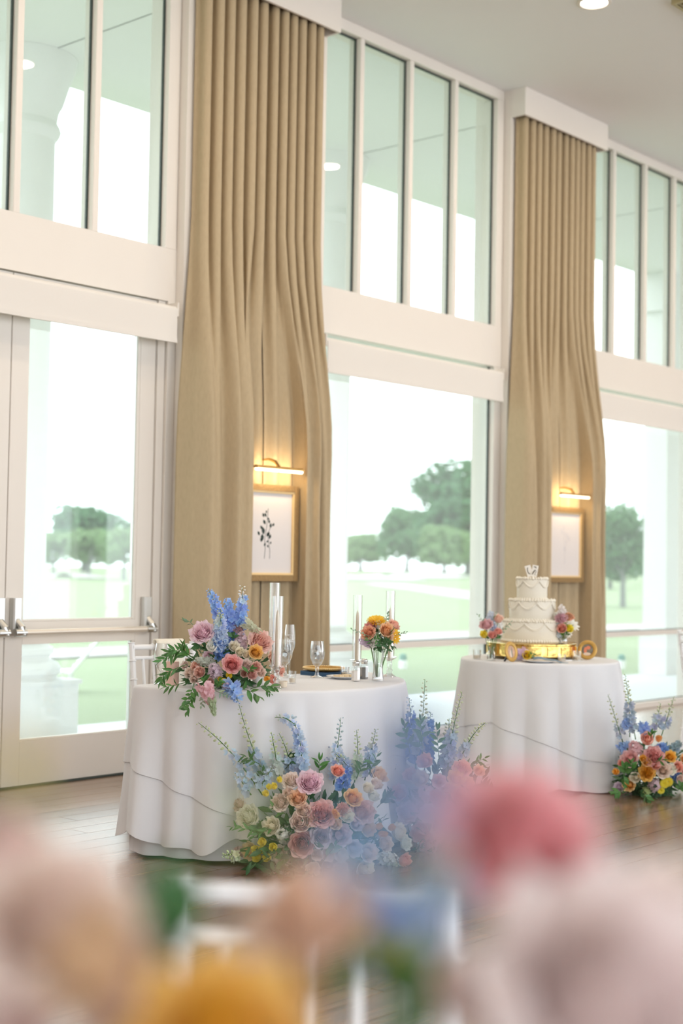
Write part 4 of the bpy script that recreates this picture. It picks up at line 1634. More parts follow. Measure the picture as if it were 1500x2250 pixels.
# trailing pink stock and bells
AR.flower('stock', *P5(640, 1250), 46, (0.80, 0.52, 0.56), 6.22, face=(UV*-1+RV*.35+FV*-.3))
AR.flower('stock', *P5(690, 1385), 40, (0.48, 0.58, 0.36), 6.20, face=(UV*-1+RV*.2+FV*-.2), squash=.6)
AR.flower('stock', *P5(1140, 500), 48, (0.62, 0.66, 0.48), 6.48, face=(RV*.9-UV*.5-FV*.4), squash=.6)
AR.flower('stock', *P5(560, 860), 40, (0.66, 0.70, 0.60), 6.42, face=(-RV*.8+UV*.2-FV*.6), squash=.7)
for a, b, n, lf, kd, cl, da, db, bd in (
        ((470, 850), (120, 860), 14, .060, 0, GREEN, 6.48, 6.42, UV*.03), ((460, 820), (200, 770), 12, .056, 0, GREEN, 6.46, 6.42, UV*.02),
        ((480, 840), (350, 680), 10, .052, 0, (.12, .30, .08), 6.46, 6.44, -RV*.01), ((400, 900), (110, 1090), 12, .054, 0, GREEN, 6.42, 6.38, -RV*.03),
        ((560, 1120), (400, 1420), 11, .046, 1, GREEN, 6.33, 6.23, -RV*.01), ((480, 1100), (350, 1350), 9, .044, 1, GREEN, 6.33, 6.22, RV*.01),
        ((380, 1100), (170, 1150), 6, .054, 0, GREEN, 6.40, 6.36, UV*.0), ((960, 1170), (1190, 1250), 5, .062, 1, GREEN, 6.33, 6.26, UV*.01),
        ((1100, 1170), (1370, 1150), 6, .056, 1, GREEN, 6.36, 6.34, UV*.01), ((1230, 1160), (1320, 1220), 4, .034, 1, GREEN, 6.34, 6.30, UV*.0),
        ((500, 500), (365, 410), 6, .030, 1, (.22, .34, .20), 6.48, 6.48, UV*.01), ((560, 720), (520, 680), 3, .05, 2, DKGREEN, 6.45, 6.44, UV*.0),
        ((760, 820), (800, 740), 4, .06, 2, DKGREEN, 6.44, 6.43, UV*.0), ((900, 640), (910, 590), 3, .05, 2, DKGREEN, 6.45, 6.44, UV*.0),
        ((1060, 1010), (1110, 940), 4, .045, 1, GREEN, 6.36, 6.34, UV*.0), ((560, 1180), (600, 1060), 6, .05, 1, GREEN, 6.35, 6.30, UV*.0),
        ((700, 1200), (760, 1080), 6, .05, 2, GREEN, 6.34, 6.30, UV*.0), ((330, 1010), (470, 1060), 5, .06, 2, DKGREEN, 6.46, 6.40, UV*.0),
        ((600, 1180), (560, 1360), 8, .030, 1, SAGE, 6.30, 6.22, UV*.0), ((720, 1190), (850, 1240), 8, .028, 1, SAGE, 6.30, 6.25, UV*.0)):
    AR.sprig(at(*P5(*a), da), at(*P5(*b), db), n, lf, cl, bd, kd)
AR.filler((.20, .16, .13), 420, .055, DKGREEN, zmin=TT+.004)

# ------------------------------------------------------------------ floor flowers in front of the table


def P4(cx, cy):
    k = 680/1500
    return 420+cx*k, 1520+cy*k


K4 = 680/1500
b1 = onz(690, 1905, 0)
b1d = (b1-CAM).dot(FV)
c1 = at(690, 1820, 6.32)
A1 = Arrangement('floor_flowers', 'big spreading rose and delphinium arrangement on the floor before the sweetheart table', 'flowers', (b1.x, b1.y, 0), c1, 31, 'floor flower arrangements')
MB().bbox(-.13, .13, -.09, .09, 0, .05, .02).build('foam_tray', M_FOAM, A1.root)
F1 = [
    ('garden_rose', 575, 435, 130, LILACPINK), ('garden_rose', 632, 590, 140, (0.88, 0.50, 0.48)), ('garden_rose', 830, 575, 130, (0.86, 0.56, 0.56)), ('rose', 535, 738, 122, (0.84, 0.46, 0.42)),
    ('rose', 515, 515, 90, PEACH), ('rose', 785, 512, 88, APRICOT), ('carnation', 735, 570, 72, CORAL), ('spray_rose', 530, 632, 95, BLUSH), ('spray_rose', 575, 620, 70, PEACH), ('spray_rose', 545, 575, 70, BLUSH),
    ('rose', 630, 702, 105, LILAC), ('rose', 722, 692, 110, (0.74, 0.60, 0.68)), ('rose', 855, 660, 82, PEACH), ('spray_rose', 752, 602, 66, CREAM_), ('rose', 710, 382, 66, CORAL),
    ('rose', 912, 402, 92, PEACH), ('spray_rose', 855, 468, 55, CREAM_), ('spray_rose', 882, 505, 62, WHITE_), ('garden_rose', 480, 428, 90, BLUSH), ('garden_rose', 270, 605, 125, CREAM_),
    ('garden_rose', 428, 535, 95, BLUSH), ('rose', 385, 650, 90, CREAM_), ('spray_rose', 665, 785, 70, BLUSH), ('spray_rose', 725, 790, 66, WHITE_), ('spray_rose', 610, 790, 55, BLUSH),
    ('rose', 940, 735, 80, BLUSH), ('rose', 1005, 680, 90, CREAM_), ('spray_rose', 1040, 735, 72, WHITE_), ('stock', 965, 805, 90, WHITE_), ('spray_rose', 1032, 820, 72, CORAL), ('stock', 990, 850, 80, GREENWHITE),
    ('rose', 283, 772, 85, (0.90, 0.62, 0.36)), ('rose', 425, 785, 88, CREAM_), ('stock', 438, 690, 90, WHITE_), ('stock', 430, 875, 110, WHITE_), ('stock', 250, 860, 70, (0.55, 0.66, 0.30)), ('stock', 232, 772, 70, (0.80, 0.56, 0.58)),
    ('spray_rose', 895, 450, 60, BLUSH), ('spray_rose', 700, 640, 60, PEACH), ('garden_rose', 230, 540, 80, BLUSH), ('rose', 800, 640, 70, LILAC), ('spray_rose', 470, 490, 55, BLUSH), ('rose', 790, 760, 80, LILAC), ('rose', 860, 780, 90, BLUSH), ('rose', 720, 860, 80, BLUSH), ('rose', 840, 860, 90, CREAM_), ('rose', 590, 860, 70, CREAM_),
]
for kd, x, y, d, col in F1:
    px, py = P4(x, y)
    dep = A1.depth(px, py, .36, 6.36)
    A1.flower(kd, px, py, d*K4*1.06, col, dep)
for x, y, d in ((350, 728, 44), (318, 762, 42), (346, 766, 42), (325, 802, 46), (372, 802, 44), (403, 752, 44), (365, 497, 34), (430, 430, 30), (405, 462, 34), (380, 465, 30)):
    px, py = P4(x, y)
    A1.flower('tulip', px, py, d*K4*1.1, YELLOW, A1.depth(px, py, .36, 6.36)-.03)
for x, y, d in ((700, 602, 36), (905, 655, 36), (930, 690, 34), (965, 660, 36), (915, 690, 30), (692, 585, 30)):
    px, py = P4(x, y)
    A1.flower('tulip', px, py, d*K4*1.1, ORANGE, A1.depth(px, py, .36, 6.36)-.02)
GB = ((0.58, 0.68, 0.80), (0.66, 0.72, 0.48))
for a, b, cols, n, sz, da, db, bd, kw in (
        ((345, 500), (35, 150), (PALEBLUE, (0.60, 0.68, 0.42)), 26, .026, 6.26, 6.18, UV*.03, dict(bare=.1, budfrac=.55)),
        ((370, 440), (232, 65), GB, 30, .026, 6.30, 6.26, -RV*.01, dict(bare=.05, budfrac=.6)),
        ((430, 430), (388, 195), ((0.66, 0.72, 0.72), (0.64, 0.72, 0.44)), 22, .026, 6.26, 6.24, RV*.0, dict(bare=.05, budfrac=.5)),
        ((470, 430), (425, 200), GB, 20, .024, 6.30, 6.30, RV*.02, dict(bare=.1, budfrac=.6)),
        ((530, 400), (500, 150), (PALEBLUE, BLUE), 26, .030, 6.30, 6.28, RV*.015, dict(bare=.0, budfrac=.05)),
        ((505, 165), (408, 125), (PALEBLUE, (0.62, 0.70, 0.60)), 9, .024, 6.28, 6.27, UV*.015, dict(bare=.0, budfrac=.4)),
        ((690, 450), (725, 125), (PALEBLUE, (0.46, 0.58, 0.60)), 26, .026, 6.36, 6.38, RV*.0, dict(bare=.05, budfrac=.45)),
        ((640, 440), (670, 250), (PALEBLUE, PALEBLUE), 14, .024, 6.40, 6.42, RV*.0, dict(bare=.1, budfrac=.3)),
        ((790, 440), (800, 185), ((0.62, 0.70, 0.62), (0.66, 0.74, 0.46)), 24, .024, 6.26, 6.26, RV*.01, dict(bare=.05, budfrac=.5)),
        ((840, 430), (895, 180), GB, 26, .028, 6.36, 6.42, RV*.0, dict(bare=.05, budfrac=.35)),
        ((720, 480), (770, 360), (DEEPBLUE, BLUE), 14, .028, 6.22, 6.22, RV*.0, dict(bare=.0, budfrac=.1)),
        ((290, 500), (215, 395), (PALEBLUE, BLUE), 10, .026, 6.20, 6.18, RV*.0, dict(bare=.0, budfrac=.1)),
        ((330, 470), (390, 370), (PALEBLUE, PALEBLUE), 12, .026, 6.22, 6.20, RV*.0, dict(bare=.0, budfrac=.1)),
        ((230, 800), (150, 800), (GREENWHITE, (0.55, 0.66, 0.40)), 12, .022, 6.08, 6.05, UV*.01, dict(bare=.0, budfrac=.7)),
        ((780, 380), (700, 300), GB, 12, .024, 6.28, 6.30, RV*.0, dict(bare=.0, budfrac=.3))):
    arr_spike(A1, a, b, da, db, cols, n, sz, bd, P4, **kw)
for a, b, n, lf, kd, cl, da, db in (
        ((330, 350), (255, 310), 7, .052, 0, DKGREEN, 6.24, 6.20), ((370, 680), (195, 655), 9, .044, 0, GREEN, 6.12, 6.08), ((470, 600), (400, 560), 6, .05, 0, GREEN, 6.14, 6.10),
        ((360, 480), (345, 380), 6, .05, 2, DKGREEN, 6.26, 6.26), ((450, 400), (480, 310), 6, .05, 2, DKGREEN, 6.30, 6.30), ((560, 640), (480, 680), 6, .05, 1, DKGREEN, 6.14, 6.10),
        ((620, 420), (620, 330), 6, .06, 0, GREEN, 6.32, 6.34), ((800, 420), (835, 340), 6, .05, 0, GREEN, 6.22, 6.22), ((860, 400), (900, 310), 6, .05, 0, GREEN, 6.26, 6.26),
        ((430, 640), (300, 700), 7, .05, 0, GREEN, 6.12, 6.06), ((480, 760), (430, 850), 6, .05, 2, GREEN, 6.10, 6.06), ((640, 820), (700, 740), 5, .05, 2, GREEN, 6.06, 6.04), ((900, 560), (960, 500), 6, .06, 1, DKGREEN, 6.2, 6.2), ((870, 740), (930, 620), 6, .06, 1, DKGREEN, 6.2, 6.2)):
    A1.sprig(at(*P4(*a), da), at(*P4(*b), db), n, lf, cl, (0, 0, 0), kd)
A1.filler((.36, .22, .24), 1000, .065, DKGREEN, zmin=.006, shift=(0, 0, -.06))
A1.filler((.36, .24, .10), 200, .065, DKGREEN, zmin=.006, shift=(0, 0, -.2))

b2 = onz(985, 1862, 0)
c2 = at(985, 1770, 6.88)
A2 = Arrangement('floor_flowers', 'second floor arrangement of pink roses and tall grey delphinium beside the cake table side', 'flowers', (b2.x, b2.y, 0), c2, 41, 'floor flower arrangements')
MB().bbox(-.13, .13, -.09, .09, 0, .05, .02).build('foam_tray', M_FOAM, A2.root)
F2 = [
    ('garden_rose', 1045, 585, 110, LILACPINK), ('rose', 1010, 490, 80, PINK), ('rose', 1130, 335, 78, CORAL), ('rose', 1200, 512, 85, (0.84, 0.40, 0.46)), ('rose', 1285, 418, 85, APRICOT), ('garden_rose', 1312, 372, 95, CORAL),
    ('rose', 1395, 382, 58, PEACH), ('rose', 1200, 432, 70, PINK), ('rose', 1110, 680, 95, PINK), ('spray_rose', 1150, 745, 80, LILACPINK), ('rose', 1110, 420, 80, BLUSH), ('rose', 1060, 400, 70, PINK), ('spray_rose', 1240, 470, 60, DUSTY),
    ('rose', 1150, 590, 90, LILACPINK), ('rose', 1240, 580, 90, PINK), ('rose', 1300, 500, 80, CORAL), ('rose', 1200, 660, 80, BLUSH), ('spray_rose', 1340, 440, 60, PEACH), ('stock', 1130, 480, 90, LILACPINK), ('stock', 1180, 720, 90, (0.8, .5, .6)), ('rose', 1260, 690, 90, PINK), ('rose', 1060, 740, 80, BLUSH),
]
for kd, x, y, d, col in F2:
    px, py = P4(x, y)
    A2.flower(kd, px, py, d*K4*1.06, col, A2.depth(px, py, .34, 6.90))
GW = ((0.60, 0.66, 0.76), (0.66, 0.70, 0.50))
DB = (DEEPBLUE, PALEBLUE)
for a, b, cols, n, sz, da, db, bd, kw in (
        ((1080, 400), (1132, -60), GW, 30, .028, 6.80, 6.82, RV*.01, dict(bare=.2, budfrac=.55)),
        ((1090, 380), (1055, 30), DB, 34, .032, 6.86, 6.90, RV*.0, dict(bare=.1, budfrac=.25)),
        ((1130, 380), (1160, 100), DB, 34, .034, 6.88, 6.90, RV*.0, dict(bare=.1, budfrac=.2)),
        ((1240, 400), (1312, 0), GW, 34, .028, 6.78, 6.78, -RV*.01, dict(bare=.15, budfrac=.6)),
        ((1230, 400), (1250, 130), GW, 26, .030, 6.82, 6.82, RV*.0, dict(bare=.1, budfrac=.4)),
        ((1280, 380), (1425, 150), GW, 26, .024, 6.76, 6.74, UV*.035, dict(bare=.15, budfrac=.7)),
        ((960, 420), (965, 190), GW, 22, .028, 6.80, 6.80, RV*.0, dict(bare=.1, budfrac=.4)),
        ((1010, 400), (1010, 150), GB, 26, .028, 6.90, 6.90, RV*.0, dict(bare=.1, budfrac=.4)),
        ((950, 400), (905, 170), GB, 22, .028, 6.84, 6.86, RV*.0, dict(bare=.1, budfrac=.4))):
    arr_spike(A2, a, b, da, db, cols, n, sz, bd, P4, **kw)
for a, b, n, lf, kd, cl in (((1300, 380), (1425, 320), 9, .05, 0, GREEN), ((1320, 400), (1420, 360), 8, .045, 0, GREEN), ((1200, 330), (1190, 180), 8, .06, 1, GREEN),
                            ((1120, 300), (1110, 140), 9, .06, 1, GREEN), ((1000, 560), (960, 480), 6, .06, 1, DKGREEN), ((1120, 640), (1060, 620), 6, .06, 1, DKGREEN), ((1060, 300), (1030, 160), 9, .06, 1, GREEN)):
    A2.sprig(at(*P4(*a), 6.72), at(*P4(*b), 6.70), n, lf, cl, (0, 0, 0), kd)
A2.filler((.30, .20, .26), 760, .065, DKGREEN, zmin=.006, shift=(0, 0, -.06))

# ------------------------------------------------------------------ floor flowers beyond the cake table


def P6(cx, cy):
    k = 190/1018
    return 1310+cx*k, 1360+cy*k


K6 = 190/1018
b3 = onz(1432, 1745, 0)
d3 = (b3-CAM).dot(FV)
c3 = at(1432, 1690, d3)
A3 = Arrangement('floor_flowers', 'dome of coral, orange and blush roses on the floor beyond the cake table', 'flowers', (b3.x, b3.y, 0), c3, 51, 'floor flower arrangements')
MB().bbox(-.12, .12, -.08, .08, 0, .05, .02).build('foam_tray', M_FOAM, A3.root)
F3 = [('rose', 390, 1640, 205, PINK), ('garden_rose', 675, 1615, 240, (0.84, 0.44, 0.42)), ('tulip', 600, 1430, 170, (0.86, 0.46, 0.38)), ('garden_rose', 590, 1810, 200, ORANGE), ('rose', 790, 1780, 190, BLUSH), ('rose', 385, 1955, 150, APRICOT),
      ('rose', 870, 1620, 140, ORANGE), ('garden_rose', 880, 1770, 140, CREAM_), ('rose', 960, 1740, 130, CORAL), ('spray_rose', 590, 1685, 110, APRICOT), ('spray_rose', 700, 1722, 105, CORAL), ('spray_rose', 455, 1865, 120, CREAM_), ('tulip', 240, 1800, 90, ORANGE),
      ('chrysanthemum', 845, 1915, 110, YELLOW), ('chrysanthemum', 800, 1940, 100, YELLOW), ('chrysanthemum', 760, 2020, 80, YELLOW), ('stock', 440, 1500, 200, (0.80, 0.54, 0.56)), ('stock', 690, 1960, 180, (0.72, 0.56, 0.62)), ('spray_rose', 990, 1890, 110, BLUSH), ('spray_rose', 545, 1640, 80, ORANGE), ('spray_rose', 300, 1690, 100, CORAL),
      ('stock', 575, 2040, 120, (0.50, 0.60, 0.25)), ('spray_rose', 260, 1980, 120, LILAC), ('rose', 1060, 1800, 140, CORAL), ('rose', 1040, 1650, 120, APRICOT), ('tulip', 730, 1420, 90, APRICOT), ('rose', 1130, 1900, 140, PINK), ('rose', 1150, 1740, 130, BLUSH)]
for kd, x, y, d, col in F3:
    px, py = P6(x, y)
    A3.flower(kd, px, py, d*K6*1.05, col, A3.depth(px, py, .30, d3))
for a, b, cols, n, sz, bd, kw in (((310, 1450), (135, 890), GW, 20, .024, RV*.0, dict(bare=.05, budfrac=.7)), ((390, 1390), (335, 650), GW, 34, .028, RV*.01, dict(bare=.15, budfrac=.55)),
                                  ((460, 1420), (415, 1150), GW, 12, .026, RV*.0, dict(bare=.3, budfrac=.5)), ((670, 1400), (755, 990), GW, 14, .030, RV*.0, dict(bare=.2, budfrac=.5)), ((750, 1420), (915, 910), GW, 16, .028, RV*.0, dict(bare=.2, budfrac=.6)),
                                  ((800, 1600), (740, 1480), (DEEPBLUE, BLUE), 12, .036, RV*.0, dict(bare=0, budfrac=.05)), ((560, 1350), (560, 1230), (BLUE, BLUE), 10, .036, RV*.0, dict(bare=0, budfrac=.05)), ((370, 1540), (260, 1480), (BLUE, BLUE), 9, .032, RV*.0, dict(bare=0, budfrac=.05)),
                                  ((370, 1290), (350, 1180), (BLUE, BLUE), 8, .034, RV*.0, dict(bare=0, budfrac=.05)), ((900, 1560), (980, 1440), ((0.40, 0.52, 0.56), (0.3, .4, .4)), 14, .028, RV*.0, dict(bare=0, budfrac=.2)), ((880, 1900), (960, 1800), (DEEPBLUE, DEEPBLUE), 9, .034, RV*.0, dict(bare=0, budfrac=.05))):
    dd = d3-.16
    A3.spike(at(*P6(*a), dd), at(*P6(*b), dd), cols, n, sz, bd, **kw)
for a, b, n, lf, kd in (((330, 1850), (340, 1740), 6, .06, 2), ((430, 1800), (400, 1700), 6, .06, 2), ((560, 2060), (600, 2120), 5, .06, 1), ((700, 1680), (770, 1660), 3, .06, 0), ((640, 1400), (650, 1340), 4, .05, 1), ((960, 2020), (1010, 1960), 6, .05, 2), ((300, 2020), (220, 2050), 6, .06, 1), ((320, 1820), (330, 1950), 5, .05, 2)):
    A3.sprig(at(*P6(*a), d3-.30), at(*P6(*b), d3-.31), n, lf, GREEN, (0, 0, 0), kd)
A3.filler((.26, .18, .17), 460, .07, DKGREEN, zmin=.006, shift=(0, 0, -.03))

# ------------------------------------------------------------------ small bouquet in the glass vase on the table
q = pos(830, 1496)
vz = thing('glass_vase', 'clear ribbed glass vase holding the small sweetheart bouquet', 'vase', (q.x, q.y, TT))
lath('body', [(.030, 0), (.0295, .01), (.024, .05), (.025, .10), (.033, .152), (.0315, .152), (.0235, .10), (.0225, .05), (.027, .012), (.0001, .010)], M_GLASS, vz, 16)
lath('water', [(.0265, .0125), (.0222, .05), (.0225, .085)], M_WATER, vz, 16)


def P8(cx, cy):
    k = 160/1500
    return 750+cx*k, 1290+cy*k


K8 = 160/1500
dv = (q-CAM).dot(FV)
cB = at(831, 1400, dv)
B1 = Arrangement('vase_bouquet', 'small bouquet of peach and coral blooms in the ribbed glass vase', 'flowers', (q.x, q.y, TT+.012), cB, 61)
for kd, x, y, d, col, dd in (('chrysanthemum', 725, 655, 310, (0.90, 0.58, 0.05), .0), ('garden_rose', 585, 805, 230, (0.86, 0.40, 0.42), -.02), ('garden_rose', 545, 935, 260, (0.90, 0.46, 0.30), -.06), ('rose', 930, 885, 250, (0.90, 0.54, 0.32), -.06), ('rose', 1075, 790, 220, (0.88, 0.58, 0.46), .02),
                             ('stock', 760, 780, 190, WHITE_, -.01), ('stock', 700, 1050, 240, WHITE_, -.05), ('stock', 470, 1100, 260, (0.70, 0.56, 0.70), -.03), ('daisy', 1130, 960, 180, (0.92, 0.56, 0.05), -.03), ('daisy', 1130, 1060, 170, (0.92, 0.56, 0.05), -.04), ('spray_rose', 960, 1020, 170, PEACH, -.06), ('spray_rose', 1070, 1110, 100, DUSTY, .0), ('stock', 640, 1200, 130, WHITE_, -.04)):
    px, py = P8(x, y)
    fc = None
    if kd == 'chrysanthemum':
        fc = UV*1.0-FV*.35
    B1.flower(kd, px, py, d*K8*1.28, col, dv+dd, face=fc)
for x, y in ((560, 980), (700, 1000), (760, 860), (930, 930), (1050, 980), (1000, 1100), (620, 880)):
    px, py = P8(x, y)
    B1.stem('stem', at(*P8(740+(x-760)*.12, 1850), dv), at(px, py, dv-.01), .0026, n=8, col=(.22, .36, .16), taper=.8)
for a, b, n, lf, kd, cl in (((600, 1020), (205, 870), 8, .018, 2, SAGE), ((900, 750), (960, 530), 6, .020, 2, SAGE), ((1100, 1000), (1340, 930), 7, .018, 2, SAGE), ((860, 1080), (700, 990), 5, .034, 0, GREEN), ((900, 1150), (1080, 1240), 6, .036, 0, DKGREEN), ((860, 1200), (960, 1310), 5, .032, 0, DKGREEN),
                            ((900, 1100), (720, 1080), 5, .034, 0, GREEN), ((640, 1180), (540, 1050), 5, .034, 0, GREEN), ((980, 1050), (1070, 830), 8, .018, 1, (.2, .22, .1)), ((830, 1250), (830, 1120), 6, .04, 1, DKGREEN), ((900, 1230), (960, 1100), 6, .04, 1, DKGREEN)):
    B1.sprig(at(*P8(*a), dv-.07), at(*P8(*b), dv-.09), n, lf, cl, (0, 0, 0), kd, r0=.0012)

B1.filler((.055, .045, .05), 130, .034, DKGREEN, shift=(0, 0, -.005))
# ------------------------------------------------------------------ cake
def P9(cx, cy):
    return 1030+cx*.2, 1220+cy*.2


q = onz(1152, 1441, TK)
KD = (q-CAM).dot(FV)
kc = Vector((KCX+.01, KCY+.07, TK))
KD = (kc-CAM).dot(FV)
mpp = KD/FPX
ST = .105
t = thing('cake_stand', 'round polished gold cake stand under the tiered cake', 'cake stand', kc[:])
lath('drum', [(.277, .018), (.285, .022), (.282, .028), (.282, ST-.016), (.289, ST-.012), (.289, ST-.004), (.277, ST), (.0001, ST)], M_GOLD, t, 64)
for i in range(18):
    a = 2*PI*i/18
    o = MB().bbox(-.030, .030, -.003, .003, .034, ST-.022, .002).build('embossed_panel', M_GOLD, t, (.2835*math.cos(a), .2835*math.sin(a), 0))
    o.rotation_euler = (0, 0, a+PI/2)
for i in range(6):
    a = 2*PI*i/6+.3
    lath('foot', [(.008, 0), (.014, .008), (.010, .018)], M_GOLD, t, 14, ((.262)*math.cos(a), .262*math.sin(a), 0))
kz = kc.z+ST+.0005
ck = thing('wedding_cake', 'three tier ivory buttercream wedding cake with piped swags', 'cake', (kc.x, kc.y, kz))
shell = MB().lathe([(0, -.5), (.4, -.3), (.5, 0), (.35, .35), (0, .6)], 8, cap0=False, cap1=False).mesh('piped_shell', M_ICING)
z0 = 0
for (r, h, nm) in ((.186, .130, 'bottom_tier'), (.143, .130, 'middle_tier'), (.096, .138, 'top_tier')):
    tier = lath(nm, [(r-.004, 0), (r, .005), (r, h-.006), (r-.005, h), (.0001, h)], M_ICING, ck, 64, (0, 0, z0))
    n = int(2*PI*r/.017)
    for i in range(n):
        a = 2*PI*i/n
        add('piped_shell', shell, tier, ((r+.001)*math.cos(a), (r+.001)*math.sin(a), .008), None, .019)
        add('piped_shell', shell, tier, ((r-.002)*math.cos(a), (r-.002)*math.sin(a), h+.002), None, .017*(1+.35*(i % 3 == 0)))
    ns = {'bottom_tier': 9, 'middle_tier': 8, 'top_tier': 6}[nm]
    for i in range(ns):
        sw = MB()
        for off, dr in ((0, .045), (.009, .036)):
            pts = []
            for k in range(13):
                u = k/12
                a = 2*PI*(i+u)/ns
                zz = h-.010-off*.3-dr*math.sin(PI*u)
                pts.append(((r+.004)*math.cos(a), (r+.004)*math.sin(a), zz))
            sw.tube(pts, .0042, 6)
        sw.build('piped_swag', M_ICING, tier, smooth=True)
    z0 += h+.0005
# topper: two fanned cards on picks
vang = math.atan2(CAM.y-kc.y, CAM.x-kc.x)
tp = thing('cake_topper', 'topper of two fanned white cards with dark lettering on the cake', 'cake topper', (kc.x, kc.y, kz+z0), vang+PI/2)
M_CARD = mat('card_white', (0.84, 0.80, 0.74), 0.6)
M_CARDINK = mat('card_ink', (0.06, 0.05, 0.025), 0.6)
for i, (dx, tilt, yy) in enumerate(((-.014, .30, .003), (.014, -.16, -.003))):
    cd_ = MB().bbox(-.019, .019, -.0012, .0012, .012, .085, .001).build('card', M_CARD, tp, (dx*.5, yy, .003))
    cd_.rotation_euler = (0, tilt*-1*-1 if False else -tilt, 0)
    ink = MB()
    if i == 0:
        ink.tube([(-.002, -.002, .072), (-.008, -.002, .060), (-.009, -.002, .045), (-.005, -.002, .032), (.003, -.002, .030)], .0028, 6)
    else:
        ink.tube([(-.009, -.002, .074), (.006, -.002, .072), (.005, -.002, .066)], .0026, 6)
        ink.tube([(.004, -.002, .054), (-.002, -.002, .048), (-.008, -.002, .034), (-.011, -.002, .024)], .0034, 6)
        ink.tube([(.009, -.002, .050), (.011, -.002, .046), (.006, -.002, .034), (.002, -.002, .025), (.012, -.002, .022)], .0014, 6)
    ink.build('lettering', M_CARDINK, cd_)
MB().tube([(0, 0, -.001), (0, 0, .03)], .0015, 6).build('pick', M_CARD, tp)


# ------------------------------------------------------------------ things round the cake
def bud_vase(px, py, label, flowers, sprigs, seed, h=.085, z=TK, dep=None):
    if dep is None:
        q = onz(px, py, z)
    else:
        q = at(px, py, dep)
        q.z = z
    dd = (q-CAM).dot(FV)
    v = thing('bud_vase', 'clear glass bud vase '+label, 'vase', q[:], 0, 'glass bud vases')
    lath('body', [(.026, 0), (.027, .01), (.026, h*.55), (.016, h*.78), (.020, h), (.018, h), (.0145, h*.78), (.024, h*.54), (.0245, .011), (.0001, .009)], M_GLASS, v, 24)
    lath('water', [(.024, .0115), (.0237, h*.5)], M_WATER, v, 20)
    B = Arrangement('vase_bouquet', 'pink and coral posy in the bud vase '+label, 'flowers', (q.x, q.y, q.z+.013), q+Vector((0, 0, h+.03)), seed, 'posies beside the cake')
    for kd, x, y, d, col, o in flowers:
        B.flower(kd, *P9(x, y), d*.2*1.22, col, dd+o)
        B.stem('stem', q+Vector((random.uniform(-.008, .008), random.uniform(-.008, .008), .016)), at(*P9(x, y+10), dd+o), .002, n=6, col=(.18, .34, .12), taper=.8)
    for a, b, n, lf, kd, cl in sprigs:
        B.sprig(at(*P9(*a), dd-.02), at(*P9(*b), dd-.03), n, lf, cl, (0, 0, 0), kd, r0=.0011)
    return B


bud_vase(1079, 1452, 'by the cake on the window side', [('rose', 190, 760, 130, (0.86, 0.54, 0.58), -.03), ('spray_rose', 320, 700, 95, (0.88, 0.60, 0.50), .0), ('spray_rose', 325, 838, 75, CORAL, -.03), ('spray_rose', 255, 880, 80, (0.88, 0.46, 0.40), -.04), ('tulip', 175, 882, 80, YELLOW, -.02),
         ('stock', 240, 660, 110, (0.62, 0.68, 0.78), .01), ('stock', 275, 800, 100, (0.56, 0.64, 0.80), .0), ('stock', 330, 765, 110, WHITE_, .02)],
         [((300, 900), (470, 730), 9, .022, 2, SAGE), ((190, 760), (95, 650), 7, .020, 2, SAGE), ((240, 930), (180, 880), 5, .035, 1, GREEN), ((280, 930), (330, 880), 5, .035, 1, GREEN), ((260, 960), (250, 880), 5, .04, 1, GREEN), ((260, 720), (300, 630), 5, .02, 1, SAGE)], 71)
B_right_dep = KD+.02
bv = kc+RV*.228-FV*.0
bud_vase(1237, 1409, 'standing on the gold cake stand rim', [('carnation', 1010, 690, 130, (0.86, 0.54, 0.60), -.02), ('carnation', 1095, 670, 120, (0.90, 0.50, 0.32), .0), ('spray_rose', 1022, 805, 90, CORAL, -.04), ('spray_rose', 1100, 808, 75, YELLOW, -.03), ('daisy', 1150, 750, 140, WHITE_, .0), ('daisy', 1100, 860, 80, WHITE_, -.02),
         ('stock', 1020, 600, 120, WHITE_, .02), ('stock', 985, 760, 100, (0.70, 0.80, 0.84), .0), ('stock', 985, 870, 110, (0.72, 0.80, 0.90), .0), ('spray_rose', 960, 650, 60, WHITE_, .02)],
         [((1040, 880), (1060, 760), 7, .034, 1, GREEN), ((1030, 900), (1030, 830), 6, .034, 1, (.10, .28, .04)), ((1060, 900), (1090, 830), 5, .03, 1, GREEN)], 72, .05, kc.z+ST+.0005, KD-.10)


def clear(q, r, R=.292):
    """keep a small thing on the cake table in front of the gold stand"""
    q = Vector(q)
    d = -Vector((FV.x, FV.y, 0)).normalized()
    while (Vector((q.x, q.y, 0))-Vector((kc.x, kc.y, 0))).length < R+r:
        q += d*.004
    c = Vector((KCX, KCY, q.z))                    # and inside the table's edge
    if (q-c).length > KR-.012-r:
        q = c+(q-c).normalized()*(KR-.012-r)
    return q


